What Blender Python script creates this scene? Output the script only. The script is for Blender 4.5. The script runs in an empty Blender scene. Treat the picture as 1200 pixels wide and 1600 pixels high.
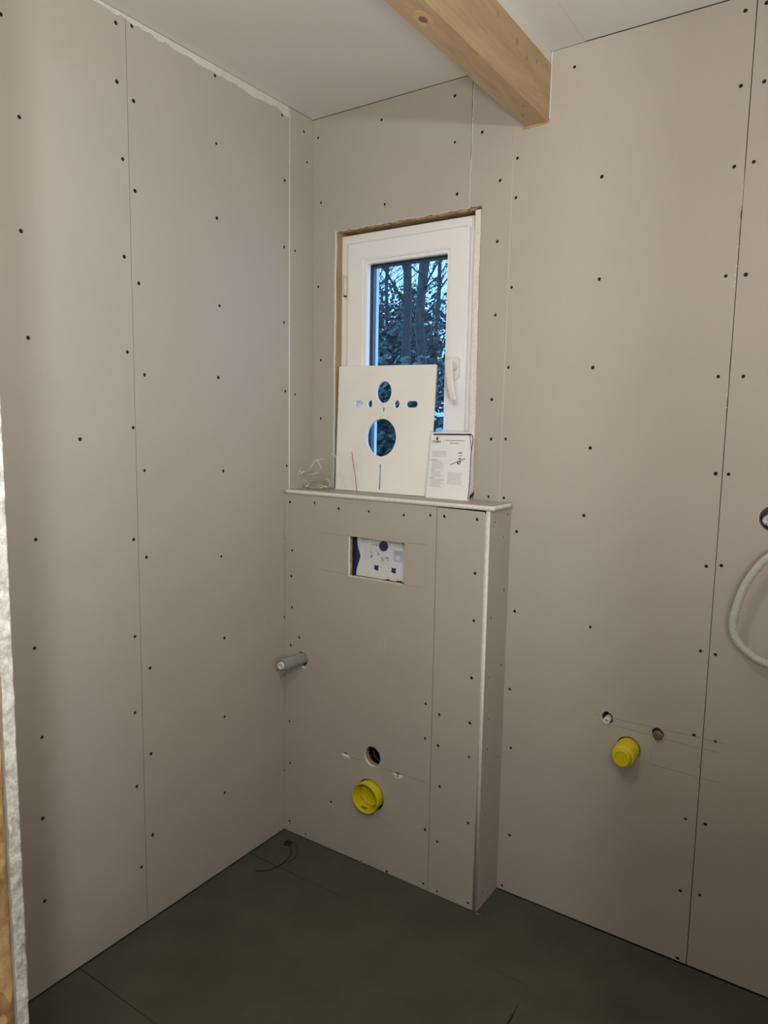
import bpy, bmesh, math, random
from mathutils import Vector, Matrix, noise
C = bpy.context.scene.collection
S = bpy.context.scene
random.seed(7)

# ---------------------------------------------------------------- camera
F_PX = 1112.9542
right = Vector((0.82903607, 0.55893839, 0.01694304))
up = Vector((-0.08086046, 0.08984431, 0.99266791))
fwd = Vector((-0.55331797, 0.82432753, -0.11968019))
cam_d = bpy.data.cameras.new('camera')
cam = bpy.data.objects.new('camera', cam_d); C.objects.link(cam)
cam_d.sensor_fit = 'HORIZONTAL'; cam_d.sensor_width = 36.0
cam_d.lens = F_PX * 36.0 / 1200.0
cam_d.clip_start = 0.01; cam_d.clip_end = 300
m = Matrix.Identity(4)
for i in range(3):
    m[i][0] = right[i]; m[i][1] = up[i]; m[i][2] = -fwd[i]
m.translation = Vector((1.58437104, -1.90402703, 1.41211079))
cam.matrix_world = m
S.camera = cam

# ---------------------------------------------------------------- sky
w = bpy.data.worlds.new('dusk_sky'); S.world = w; w.use_nodes = True
bg = w.node_tree.nodes['Background']
bg.inputs[0].default_value = (0.30, 0.60, 0.96, 1)
bg.inputs[1].default_value = 3.1

# ---------------------------------------------------------------- lamps and exposure
def point_lamp(name, loc, power, color, radius):
    l = bpy.data.lights.new(name, 'POINT'); l.energy = power; l.color = color; l.shadow_soft_size = radius
    o = bpy.data.objects.new(name, l); C.objects.link(o); o.location = loc
    return o
def area_lamp(name, loc, target, power, color, sx, sy):
    l = bpy.data.lights.new(name, 'AREA'); l.energy = power; l.color = color
    l.shape = 'RECTANGLE'; l.size = sx; l.size_y = sy
    o = bpy.data.objects.new(name, l); C.objects.link(o); o.location = loc
    d = Vector(target) - Vector(loc); o.rotation_euler = d.to_track_quat('-Z', 'Y').to_euler()
    return o
# bare bulb hanging in the hall behind the camera, it shines in through the doorway
point_lamp('hall_bulb', (1.80, -2.10, 1.96), 36, (0.98, 1.0, 0.94), 0.035)
# bare bulb at the bathroom ceiling, just above the frame
point_lamp('bathroom_bulb', (1.00, -1.40, 2.02), 9.0, (1.0, 0.975, 0.87), 0.02)
# added fill light, out of frame on the right, tilted up to brighten the upper walls
area_lamp('up_fill_light', (1.68, -1.46, 1.27), (1.25, -1.00, 2.15), 12.0, (1.0, 0.93, 0.88), 0.30, 0.22)
# added narrow beam from the hall, shaped to lay a cool strip on the left wall
l_ = area_lamp('added_strip_light', (2.60, -2.62, 1.25), (0.0, -0.90, 1.25), 0.10, (0.80, 0.90, 1.0), 0.19, 2.3)
l_.data.spread = math.radians(7)
S.view_settings.view_transform = 'Standard'
S.view_settings.look = 'None'
S.view_settings.gamma = 1.0
S.view_settings.use_curve_mapping = False
S.view_settings.exposure = 0.06

# ---------------------------------------------------------------- materials
def mat(name, col, rough=0.8, metal=0.0, **kw):
    m = bpy.data.materials.new(name); m.use_nodes = True
    b = m.node_tree.nodes['Principled BSDF']
    b.inputs['Base Color'].default_value = (*col, 1); b.inputs['Roughness'].default_value = rough
    b.inputs['Metallic'].default_value = metal
    for k, v in kw.items(): b.inputs[k.replace('_', ' ')].default_value = v
    return m
def ramp_mix(m, fac, c1, c2, p1=0.3, p2=0.7):
    nt = m.node_tree; r = nt.nodes.new('ShaderNodeValToRGB')
    r.color_ramp.elements[0].position = p1; r.color_ramp.elements[0].color = (*c1, 1)
    r.color_ramp.elements[1].position = p2; r.color_ramp.elements[1].color = (*c2, 1)
    nt.links.new(fac, r.inputs[0]); return r.outputs[0]
def noise_tex(m, scale, detail=4, rough=0.5, sc=(1, 1, 1), coord='Object', dist=0.0):
    nt = m.node_tree; tc = nt.nodes.new('ShaderNodeTexCoord'); mp = nt.nodes.new('ShaderNodeMapping')
    mp.inputs['Scale'].default_value = sc; nt.links.new(tc.outputs[coord], mp.inputs[0])
    n = nt.nodes.new('ShaderNodeTexNoise'); n.inputs['Scale'].default_value = scale
    n.inputs['Detail'].default_value = detail; n.inputs['Roughness'].default_value = rough
    n.inputs['Distortion'].default_value = dist
    nt.links.new(mp.outputs[0], n.inputs['Vector']); return n
def bump(m, height, strength, dist=0.002):
    nt = m.node_tree; b = nt.nodes.new('ShaderNodeBump'); b.inputs['Strength'].default_value = strength
    b.inputs['Distance'].default_value = dist; nt.links.new(height, b.inputs['Height'])
    nt.links.new(b.outputs[0], nt.nodes['Principled BSDF'].inputs['Normal'])
def setcol(m, out):
    m.node_tree.links.new(out, m.node_tree.nodes['Principled BSDF'].inputs['Base Color'])
def mixc(m, fac, a, b, mode='MIX'):
    nt = m.node_tree; x = nt.nodes.new('ShaderNodeMix'); x.data_type = 'RGBA'; x.blend_type = mode
    for s, v in ((x.inputs[0], fac), (x.inputs[6], a), (x.inputs[7], b)):
        if isinstance(v, (int, float)): s.default_value = v
        elif isinstance(v, tuple): s.default_value = (*v, 1)
        else: nt.links.new(v, s)
    return x.outputs[2]

def paper_mat(name, base, seed=0.0):
    m = mat(name, base, 0.85)
    a = noise_tex(m, 3.0, 3, 0.5); fib = noise_tex(m, 60, 3, 0.6, (1, 1, 0.25)); sc = noise_tex(m, 14, 5, 0.75)
    d = tuple(c * 0.955 for c in base); l = tuple(min(1, c * 1.035) for c in base)
    c = ramp_mix(m, a.outputs[0], d, l)
    c = mixc(m, 0.5, c, ramp_mix(m, fib.outputs[0], tuple(x*0.98 for x in base), tuple(x*1.02 for x in base)))
    f = ramp_mix(m, sc.outputs[0], (0, 0, 0), (0.45, 0.45, 0.45), 0.70, 0.80)
    c = mixc(m, f, c, (0.66, 0.64, 0.60))
    setcol(m, c); g = noise_tex(m, 260, 2)
    bump(m, g.outputs[0], 0.12, 0.0006); return m
PAPER = paper_mat('plasterboard_paper', (0.49, 0.450, 0.400))
m = mat('gypsum_core', (0.78, 0.75, 0.70), 0.95); n = noise_tex(m, 120, 4)
setcol(m, ramp_mix(m, n.outputs[0], (0.76, 0.73, 0.68), (0.88, 0.86, 0.82))); bump(m, n.outputs[0], 0.5, 0.002); GYPSUM = m
m = mat('joint_filler', (0.70, 0.68, 0.64), 0.9); n = noise_tex(m, 30, 4)
setcol(m, ramp_mix(m, n.outputs[0], (0.64, 0.61, 0.56), (0.74, 0.72, 0.68))); FILLER = m
SEAM_SHADE = mat('shaded_board_edge', (0.15, 0.125, 0.10), 0.95)  # dark edge colour stands in for the shade inside board joints
m = mat('ceiling_paint', (0.62, 0.60, 0.57), 0.9); n = noise_tex(m, 2, 3)
setcol(m, ramp_mix(m, n.outputs[0], (0.70, 0.685, 0.65), (0.74, 0.725, 0.69))); n2 = noise_tex(m, 300, 2); bump(m, n2.outputs[0], 0.1, 0.0005); CEIL = m
m = mat('green_screed_board', (0.12, 0.125, 0.095), 0.85)
a = noise_tex(m, 5, 5, 0.6); b2 = noise_tex(m, 90, 4, 0.7)
c = ramp_mix(m, a.outputs[0], (0.064, 0.066, 0.040), (0.084, 0.086, 0.056), 0.35, 0.65)
f = ramp_mix(m, b2.outputs[0], (0, 0, 0), (0.22, 0.22, 0.22), 0.62, 0.75)
setcol(m, mixc(m, f, c, (0.15, 0.15, 0.12))); bump(m, b2.outputs[0], 0.25, 0.001); FLOOR = m
def wood_mat(name, c1, c2, sc, scale=6):
    m = mat(name, c1, 0.6)
    n = noise_tex(m, scale, 5, 0.6, sc, 'Object', 0.6); n2 = noise_tex(m, scale * 7, 3, 0.6, sc)
    c = ramp_mix(m, n.outputs[0], c1, c2, 0.3, 0.7)
    c = mixc(m, ramp_mix(m, n2.outputs[0], (0, 0, 0), (0.35, 0.35, 0.35), 0.45, 0.75), c, tuple(x * 0.62 for x in c1))
    setcol(m, c); bump(m, n2.outputs[0], 0.15, 0.001); return m
BEAM = wood_mat('beam_wood', (0.40, 0.275, 0.155), (0.52, 0.375, 0.22), (1.0, 0.10, 1.0), 14)
REVEAL = wood_mat('stud_wood', (0.40, 0.24, 0.11), (0.62, 0.42, 0.22), (1, 1, 0.10), 20)
KNOT = wood_mat('knot_wood', (0.16, 0.075, 0.03), (0.36, 0.19, 0.085), (1, 1, 1), 40)
m = mat('strand_board', (0.5, 0.3, 0.12), 0.7)
nt = m.node_tree; tc = nt.nodes.new('ShaderNodeTexCoord'); mp = nt.nodes.new('ShaderNodeMapping'); mp.inputs['Scale'].default_value = (1, 1, 0.45)
vo = nt.nodes.new('ShaderNodeTexVoronoi'); vo.inputs['Scale'].default_value = 85
nt.links.new(tc.outputs['Object'], mp.inputs[0]); nt.links.new(mp.outputs[0], vo.inputs['Vector'])
bw = nt.nodes.new('ShaderNodeRGBToBW'); nt.links.new(vo.outputs['Color'], bw.inputs[0])
n = noise_tex(m, 50, 4, 0.7)
c = mixc(m, 0.5, ramp_mix(m, bw.outputs[0], (0.30, 0.15, 0.05), (0.66, 0.44, 0.20), 0.2, 0.8), ramp_mix(m, n.outputs[0], (0.2, 0.10, 0.035), (0.62, 0.42, 0.2), 0.35, 0.65))
setcol(m, c); bump(m, vo.outputs['Distance'], 0.5, 0.003); OSB = m
WHITE = mat('window_plastic', (0.92, 0.92, 0.93), 0.28)
HANDLE = mat('handle_white', (0.82, 0.80, 0.78), 0.22)
GASKET = mat('black_rubber', (0.015, 0.015, 0.017), 0.5)
DARK = mat('cavity_dark', (0.03, 0.025, 0.02), 0.95)
INSUL = mat('wall_core_dark', (0.09, 0.07, 0.05), 0.95)
SCREW = mat('black_screw', (0.018, 0.017, 0.016), 0.45, 0.6)
PENCIL = mat('pencil_graphite', (0.26, 0.235, 0.205), 0.8)
YELLOW = mat('yellow_plastic', (0.72, 0.60, 0.02), 0.32, Subsurface_Weight=0.05)
GREYPIPE = mat('grey_pipe_plastic', (0.30, 0.31, 0.29), 0.45)
BLACKP = mat('black_pipe_plastic', (0.02, 0.022, 0.026), 0.3)
BLUEP = mat('blue_plastic', (0.018, 0.032, 0.13), 0.4)
PLATE = mat('white_plate_plastic', (0.72, 0.73, 0.76), 0.35)
INK = mat('dark_ink', (0.05, 0.05, 0.055), 0.7)
GREYINK = mat('grey_ink', (0.30, 0.30, 0.33), 0.8)
LILAC = mat('lilac_ink', (0.50, 0.51, 0.66), 0.8)
PLUGW = mat('white_plug_plastic', (0.78, 0.77, 0.73), 0.35)
METAL = mat('dull_metal', (0.34, 0.33, 0.29), 0.35, 0.8)
HOSE = mat('hose_plastic', (0.56, 0.55, 0.51), 0.35)
FOAM = mat('foam_sheet', (0.80, 0.785, 0.73), 0.7)
n = noise_tex(FOAM, 5, 3); setcol(FOAM, ramp_mix(FOAM, n.outputs[0], (0.90, 0.885, 0.83), (0.95, 0.945, 0.92)))
PAGE = mat('leaflet_paper', (0.90, 0.90, 0.91), 0.6)
REDZIP = mat('red_zip_plastic', (0.72, 0.16, 0.09), 0.4)
CABLE = mat('black_cable', (0.012, 0.014, 0.012), 0.5)
# clear film
m = bpy.data.materials.new('clear_film'); m.use_nodes = True; nt = m.node_tree; nt.nodes.clear()
o_ = nt.nodes.new('ShaderNodeOutputMaterial'); mx = nt.nodes.new('ShaderNodeMixShader'); tr = nt.nodes.new('ShaderNodeBsdfTransparent')
gl = nt.nodes.new('ShaderNodeBsdfGlossy'); gl.inputs['Roughness'].default_value = 0.28; lw = nt.nodes.new('ShaderNodeLayerWeight'); lw.inputs['Blend'].default_value = 0.12
tr.inputs[0].default_value = (0.99, 0.99, 0.985, 1)
nt.links.new(lw.outputs['Fresnel'], mx.inputs[0]); nt.links.new(tr.outputs[0], mx.inputs[1]); nt.links.new(gl.outputs[0], mx.inputs[2]); nt.links.new(mx.outputs[0], o_.inputs[0]); FILM = m
# window glass
m = bpy.data.materials.new('window_glass'); m.use_nodes = True; nt = m.node_tree; nt.nodes.clear()
o_ = nt.nodes.new('ShaderNodeOutputMaterial'); mx = nt.nodes.new('ShaderNodeMixShader'); tr = nt.nodes.new('ShaderNodeBsdfTransparent')
gl = nt.nodes.new('ShaderNodeBsdfGlossy'); gl.inputs['Roughness'].default_value = 0.005; lw = nt.nodes.new('ShaderNodeLayerWeight'); lw.inputs['Blend'].default_value = 0.12
tr.inputs[0].default_value = (0.90, 0.94, 0.98, 1)
nt.links.new(lw.outputs['Fresnel'], mx.inputs[0]); nt.links.new(tr.outputs[0], mx.inputs[1]); nt.links.new(gl.outputs[0], mx.inputs[2]); nt.links.new(mx.outputs[0], o_.inputs[0]); GLASS = m
BARK = mat('bark', (0.05, 0.04, 0.035), 0.9); n = noise_tex(BARK, 20, 5); setcol(BARK, ramp_mix(BARK, n.outputs[0], (0.035, 0.027, 0.024), (0.08, 0.058, 0.05)))
LEAF = mat('dark_leaf', (0.045, 0.058, 0.05), 0.4)
LEAFD = mat('dry_leaf', (0.10, 0.07, 0.06), 0.8)
EARTH = mat('forest_soil', (0.045, 0.04, 0.035), 0.95); n = noise_tex(EARTH, 6, 6, 0.7); setcol(EARTH, ramp_mix(EARTH, n.outputs[0], (0.02, 0.018, 0.016), (0.07, 0.06, 0.055)))

# ---------------------------------------------------------------- helpers
def link(name, me, mats, parent=None, smooth=False):
    for x in (mats if isinstance(mats, (list, tuple)) else [mats]): me.materials.append(x)
    o = bpy.data.objects.new(name, me); C.objects.link(o)
    if parent is not None: o.parent = parent
    if smooth:
        for p in me.polygons: p.use_smooth = True
    return o
def obj(name, bm, mats, parent=None, smooth=False):
    me = bpy.data.meshes.new(name); bm.to_mesh(me); bm.free()
    return link(name, me, mats, parent, smooth)
def empty(name, loc=(0, 0, 0), parent=None):
    o = bpy.data.objects.new(name, None); C.objects.link(o); o.location = loc; o.empty_display_size = 0.05
    if parent is not None: o.parent = parent
    return o
def tag(o, label=None, cat=None, group=None, kind=None):
    if label: o['label'] = label
    if cat: o['category'] = cat
    if group: o['group'] = group
    if kind: o['kind'] = kind
    return o
def box(bm, x0, x1, y0, y1, z0, z1, bevel=0.0, mi=0):
    r = bmesh.ops.create_cube(bm, size=1.0)
    vs = r['verts']
    for v in vs:
        v.co = Vector((x0 + (v.co.x + .5) * (x1 - x0), y0 + (v.co.y + .5) * (y1 - y0), z0 + (v.co.z + .5) * (z1 - z0)))
    fs = set(f for v in vs for f in v.link_faces)
    for f in fs: f.material_index = mi
    if bevel:
        es = list(set(e for v in vs for e in v.link_edges))
        bmesh.ops.bevel(bm, geom=es, offset=bevel, segments=2, affect='EDGES', profile=0.6)
    return bm
def boxo(name, dims, mats, parent=None, bevel=0.0):
    bm = bmesh.new(); box(bm, *dims, bevel); return obj(name, bm, mats, parent)
MAPS = {  # (u, v, depth behind the face) -> point
    'back': lambda u, v, d, p: Vector((u, p + d, v)),
    'left': lambda u, v, d, p: Vector((p - d, u, v)),
    'side': lambda u, v, d, p: Vector((p - d, u, v)),
    'top': lambda u, v, d, p: Vector((u, v, p - d)),
    'down': lambda u, v, d, p: Vector((u, v, p + d)),
}
def slab(name, plane, pos, outer, holes, thick, mats, parent=None, bevel=0.0):
    """a flat board: polygon outline with real holes, paper faces (slot 0) and cut edges (slot 1)"""
    cu = bpy.data.curves.new(name, 'CURVE'); cu.dimensions = '2D'; cu.fill_mode = 'BOTH'; cu.extrude = thick / 2
    for poly in [outer] + list(holes):
        sp = cu.splines.new('POLY'); sp.points.add(len(poly) - 1); sp.use_cyclic_u = True
        for i, (a, b) in enumerate(poly): sp.points[i].co = (a, b, 0, 1)
    tmp = bpy.data.objects.new('tmp', cu)
    me = bpy.data.meshes.new_from_object(tmp)
    bpy.data.objects.remove(tmp); bpy.data.curves.remove(cu)
    bm = bmesh.new(); bm.from_mesh(me); bpy.data.meshes.remove(me)
    bmesh.ops.remove_doubles(bm, verts=bm.verts, dist=1e-6)
    flat = [abs(f.normal.z) > 0.7 for f in bm.faces]
    for f, fl in zip(bm.faces, flat): f.material_index = 0 if fl else 1
    mp = MAPS[plane]
    for v in bm.verts: v.co = mp(v.co.x, v.co.y, thick / 2 - v.co.z, pos)
    bmesh.ops.recalc_face_normals(bm, faces=bm.faces)
    return obj(name, bm, mats, parent)
def circ(u, v, r, n=10, r2=None, ph=0.0, jag=0.0):
    r2 = r2 or r
    return [(u + r * math.cos(ph + 2 * math.pi * i / n) * (1 + random.uniform(-jag, jag)), v + r2 * math.sin(ph + 2 * math.pi * i / n) * (1 + random.uniform(-jag, jag))) for i in range(n)]
def rect(u0, u1, v0, v1): return [(u0, v0), (u1, v0), (u1, v1), (u0, v1)]
def rag(a, b, n, amp, rnd=random):
    """points from a (included) towards b (excluded) with a rough edge"""
    out = [a]
    L = math.hypot(b[0] - a[0], b[1] - a[1]); nx, ny = -(b[1] - a[1]) / L, (b[0] - a[0]) / L
    for i in range(1, n):
        t = (i + rnd.uniform(-.3, .3)) / n; k = rnd.uniform(-amp, amp)
        out.append((a[0] + (b[0] - a[0]) * t + nx * k, a[1] + (b[1] - a[1]) * t + ny * k))
    return out
def ragrect(u0, u1, v0, v1, n, amp):
    p = rect(u0, u1, v0, v1); o = []
    for i in range(4): o += rag(p[i], p[(i + 1) % 4], n, amp)
    return o
def slot(u, v, hw, hh, n=6):
    """rounded slot"""
    r = min(hw, hh); o = []
    for k, (sx, sy) in enumerate(((1, 1), (-1, 1), (-1, -1), (1, -1))):
        for i in range(n):
            a = math.pi / 2 * (k + i / (n - 1)); o.append((u + sx * (hw - r) + r * math.cos(a), v + sy * (hh - r) + r * math.sin(a)))
    out = []
    for p in o:
        if not out or math.hypot(p[0] - out[-1][0], p[1] - out[-1][1]) > 1e-5: out.append(p)
    if math.hypot(out[0][0] - out[-1][0], out[0][1] - out[-1][1]) < 1e-5: out.pop()
    return out
def tube(bm, pts, rad, n=10, caps=True):
    pts = [Vector(p) for p in pts]; rs = rad if isinstance(rad, (list, tuple)) else [rad] * len(pts)
    rings = []; up_ = None
    for i, p in enumerate(pts):
        t = (pts[min(i + 1, len(pts) - 1)] - pts[max(i - 1, 0)]).normalized()
        if up_ is None: up_ = t.orthogonal().normalized()
        up_ = (up_ - t * up_.dot(t)).normalized(); s = t.cross(up_)
        rings.append([bm.verts.new(p + (up_ * math.cos(2 * math.pi * k / n) + s * math.sin(2 * math.pi * k / n)) * rs[i]) for k in range(n)])
    for a, b in zip(rings, rings[1:]):
        for k in range(n): bm.faces.new((a[k], a[(k + 1) % n], b[(k + 1) % n], b[k]))
    if caps:
        bm.faces.new(rings[0][::-1]); bm.faces.new(rings[-1])
    return bm
def lathe(bm, prof, center, axis=(0, -1, 0), n=32, closed=False):
    """prof: (radius, distance along axis)"""
    ax = Vector(axis).normalized(); u = ax.orthogonal().normalized(); v = ax.cross(u); c = Vector(center)
    rings = []
    for r, h in prof:
        if r < 1e-6: rings.append([bm.verts.new(c + ax * h)])
        else: rings.append([bm.verts.new(c + ax * h + (u * math.cos(2 * math.pi * k / n) + v * math.sin(2 * math.pi * k / n)) * r) for k in range(n)])
    for a, b in zip(rings, rings[1:]):
        for k in range(n):
            k2 = (k + 1) % n
            if len(a) == 1 and len(b) == 1: continue
            if len(a) == 1: bm.faces.new((a[0], b[k2], b[k]))
            elif len(b) == 1: bm.faces.new((a[k], a[k2], b[0]))
            else: bm.faces.new((a[k], a[k2], b[k2], b[k]))
    bmesh.ops.recalc_face_normals(bm, faces=bm.faces)
    return bm
def autosmooth(o, ang=35):
    me = o.data
    for p in me.polygons: p.use_smooth = True
    bm = bmesh.new(); bm.from_mesh(me)
    for e in bm.edges:
        if len(e.link_faces) == 2 and e.calc_face_angle(0) > math.radians(ang): e.smooth = False
    bm.to_mesh(me); bm.free(); return o
def lath(name, prof, center, mats, parent=None, axis=(0, -1, 0), n=32):
    bm = bmesh.new(); lathe(bm, prof, center, axis, n); return autosmooth(obj(name, bm, mats, parent))
def catmull(pts, k=8):
    P = [Vector(p) for p in pts]; P = [P[0] * 2 - P[1]] + P + [P[-1] * 2 - P[-2]]; out = []
    for i in range(1, len(P) - 2):
        for j in range(k):
            t = j / k; a, b, c, d = P[i - 1:i + 3]
            out.append(0.5 * ((2 * b) + (c - a) * t + (2 * a - 5 * b + 4 * c - d) * t * t + (3 * b - a - 3 * c + d) * t ** 3))
    out.append(P[-2]); return out

# ---------------------------------------------------------------- screws (measured positions on each board, metres)
SCREWS_LEFT = [(-1.024, 2.26), (-0.742, 2.368), (-0.696, 2.381), (-0.993, 2.066), (-0.743, 2.234), (-0.696, 2.207), (-0.424, 2.372), (-0.732, 2.058), (-0.698, 1.992), (-0.422, 2.194), (-0.423, 1.992), (-1.0, 1.826), (-0.148, 2.365), (-0.136, 2.175), (-0.139, 1.972), (-0.047, 2.349), (-0.031, 2.26), (-0.09, 1.97), (-0.735, 1.824), (-0.693, 1.766), (-0.416, 1.75), (-0.994, 1.596), (-0.733, 1.589), (-0.139, 1.738), (-0.682, 1.535), (-0.424, 1.545), (-0.133, 1.52), (-0.088, 1.512), (-0.721, 1.397), (-0.874, 1.368), (-0.126, 1.276), (-0.689, 1.284), (-0.408, 1.271), (-0.996, 1.136), (-0.728, 1.103), (-0.689, 1.05), (-0.419, 1.014), (-0.132, 1.034), (-1.01, 0.879), (-0.732, 0.84), (-0.41, 0.758), (-0.137, 0.765), (-0.686, 0.74), (-1.001, 0.656), (-0.738, 0.629), (-0.413, 0.507), (-0.689, 0.493), (-0.738, 0.418), (-0.416, 0.258), (-1.008, 0.452), (-0.69, 0.252), (-0.73, 0.176), (-1.012, 0.238), (-0.135, 0.219)]
SCREWS_FRONT = [(0.024, 1.158), (0.128, 1.163), (0.226, 1.152), (0.342, 1.153), (0.469, 1.152), (0.559, 1.159), (0.605, 1.16), (0.709, 1.16), (0.033, 0.997), (0.03, 0.91), (0.708, 1.008), (0.033, 0.804), (0.709, 0.872), (0.065, 0.706), (0.028, 0.672), (0.708, 0.705), (0.559, 0.593), (0.022, 0.402), (0.025, 0.253), (0.56, 0.485), (0.206, 0.169), (0.023, 0.039), (0.096, 0.017), (0.568, 0.197), (0.334, 0.004), (0.432, 0.008), (0.611, 0.174), (0.615, 0.35), (0.712, 0.268), (0.566, 0.02), (0.615, 0.014), (0.72, 0.02), (0.606, 0.571), (0.707, 0.571), (0.605, 0.475), (0.708, 0.469)]
SCREWS_SIDE = [(-0.102, 1.152), (-0.019, 1.166), (-0.04, 1.103), (-0.026, 0.946), (-0.106, 0.881), (-0.024, 0.721), (-0.101, 0.704), (-0.101, 0.578), (-0.1, 0.489), (-0.022, 0.435), (-0.097, 0.285), (-0.096, 0.04)]
SCREWS_BACK = [(0.036, 2.137), (0.289, 2.094), (0.542, 2.084), (0.675, 1.935), (0.026, 1.87), (0.677, 1.732), (0.724, 1.805), (0.272, 2.345), (0.526, 2.356), (0.53, 2.229), (0.022, 2.342), (0.617, 2.239), (0.878, 2.346), (1.276, 2.368), (1.319, 2.372), (1.278, 2.206), (1.326, 2.204), (1.276, 2.029), (1.317, 2.032), (0.964, 2.06), (0.971, 1.803), (0.727, 2.149), (0.727, 2.045), (1.275, 1.781), (1.318, 1.78), (0.677, 2.099), (0.723, 1.584), (0.966, 1.576), (1.274, 1.545), (1.329, 1.544), (0.723, 1.381), (0.97, 1.363), (1.284, 1.31), (1.313, 1.31), (0.724, 1.211), (0.962, 1.179), (0.768, 1.116), (1.278, 1.078), (1.312, 1.084), (0.772, 0.881), (0.996, 0.873), (1.279, 0.86), (1.314, 0.857), (0.766, 0.643), (0.777, 0.463), (1.278, 0.636), (1.329, 0.633), (1.272, 0.405), (1.32, 0.407), (0.784, 0.188), (1.272, 0.203), (1.32, 0.21), (1.277, 0.01), (0.039, 1.629), (0.675, 1.494), (0.04, 1.434), (0.677, 1.38), (0.675, 1.211), (0.766, 0.016)]
SCR_R = 0.0046
def screw_mesh():
    bm = bmesh.new(); n = 12; R_ = SCR_R * 1.12
    rim = [bm.verts.new((R_ * math.cos(2 * math.pi * k / n), R_ * math.sin(2 * math.pi * k / n), 0)) for k in range(n)]
    mid = [bm.verts.new((R_ * .55 * math.cos(2 * math.pi * k / n), R_ * .55 * math.sin(2 * math.pi * k / n), -0.0004 if k % 3 else -0.0001)) for k in range(n)]
    cen = bm.verts.new((0, 0, -0.0016))
    low = bm.verts.new((0, 0, -0.006))
    for k in range(n):
        k2 = (k + 1) % n
        bm.faces.new((rim[k], rim[k2], mid[k2], mid[k])); bm.faces.new((mid[k], mid[k2], cen)); bm.faces.new((rim[k2], rim[k], low))
    me = bpy.data.meshes.new('screw'); bm.to_mesh(me); bm.free(); me.materials.append(SCREW); return me
SCREW_ME = screw_mesh()
ROT = {'back': (math.pi / 2, 0, 0), 'left': (0, math.pi / 2, 0), 'side': (0, math.pi / 2, 0)}
def inside(poly, u, v):
    c = False; n = len(poly)
    for i in range(n):
        (a, b), (d, e) = poly[i], poly[(i + 1) % n]
        if (b > v) != (e > v) and u < (d - a) * (v - b) / (e - b) + a: c = not c
    return c
def board(plane, pos, outer, screws, parent, holes=(), thick=0.0125, name='plasterboard', test=None, edge=None):
    mine = [s for s in screws if inside(test or outer, *s)]
    hs = [circ(u, v, SCR_R * random.uniform(0.92, 1.15), 10, ph=random.random()) for u, v in mine]
    o = slab(name, plane, pos, outer, list(holes) + hs, thick, [PAPER, edge or GYPSUM], parent)
    for u, v in mine:
        s = bpy.data.objects.new('screw', SCREW_ME); C.objects.link(s); s.parent = o
        s.location = MAPS[plane](u, v, random.uniform(0.0008, 0.0016), pos); s.rotation_euler = ROT[plane]
    return o
def shade_joint(o, near, axis=0, tol=0.006):
    # darken a board's joint edge so the seam looks shaded, fresh cuts stay white
    o.data.materials.append(SEAM_SHADE); k = len(o.data.materials) - 1
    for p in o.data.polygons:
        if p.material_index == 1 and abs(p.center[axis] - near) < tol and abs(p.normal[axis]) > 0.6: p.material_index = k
def line_strip(bm, plane, pos, pts, wid, off=0.0003):
    mp = MAPS[plane]
    for (a, b) in zip(pts, pts[1:]):
        a, b = Vector(a), Vector(b); d = (b - a); n = Vector((-d.y, d.x)).normalized() * wid / 2
        q = [a + n, b + n, b - n, a - n]
        vs = [bm.verts.new(mp(p.x, p.y, -off, pos)) for p in q] + [bm.verts.new(mp(p.x, p.y, 0.0002, pos)) for p in q]
        for f in ((0, 1, 2, 3), (7, 6, 5, 4), (0, 4, 5, 1), (1, 5, 6, 2), (2, 6, 7, 3), (3, 7, 4, 0)): bm.faces.new([vs[i] for i in f])

H = 2.4
XR = 2.45          # right wall, outside the frame
YF = -1.55         # bathroom side of the front partition
# ================================================================ SETTING
# floor ---------------------------------------------------------------
fl = boxo('floor', (-0.2, 3.3, -4.2, 0.25, -0.12, -0.018), DARK); fl['kind'] = 'structure'
def fboard(outer, z=0.0): return slab('floor_board', 'top', z, outer, [], 0.018, [FLOOR, FLOOR], fl)
g = 0.0016
fboard(rect(0.0, 0.985 - g, -0.308 + g, 0.0))
fboard(rect(0.0, 0.985 - g, -0.926 + g, -0.308 - g), -0.0006)
fboard(rect(0.0, 0.990 - g, -1.54, -0.926 - g), 0.0)
fboard([(0.978 + g, 0.0), (0.978 + g, -0.31), (1.000 + g, -0.62), (1.000 + g, -1.54), (XR, -1.54), (XR, 0.0)], -0.0012)
fboard(rect(0.0, 1.6 - g, -4.1, -1.54 - g * 1.5)); fboard(rect(1.6 + g, 3.2, -4.1, -1.54 - g * 1.5))
# ceiling -------------------------------------------------------------
ce = boxo('ceiling', (-0.2, 3.3, -4.2, 0.25, H + 0.0125, H + 0.12), DARK); ce['kind'] = 'structure'
slab('ceiling_board', 'down', H, rect(0.0, 0.606, -1.54, -0.002), [], 0.0125, [CEIL, GYPSUM], ce)
slab('ceiling_board', 'down', H, rect(0.600, 0.905, -1.54, -0.0004), [], 0.0125, [CEIL, GYPSUM], ce)
slab('ceiling_board', 'down', H + 0.0006, rect(0.9052, XR, -1.54, -0.002), [], 0.0125, [CEIL, GYPSUM], ce)
slab('ceiling_board', 'down', H, rect(0.0, 3.2, -4.1, -1.54), [], 0.0125, [CEIL, GYPSUM], ce)
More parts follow.
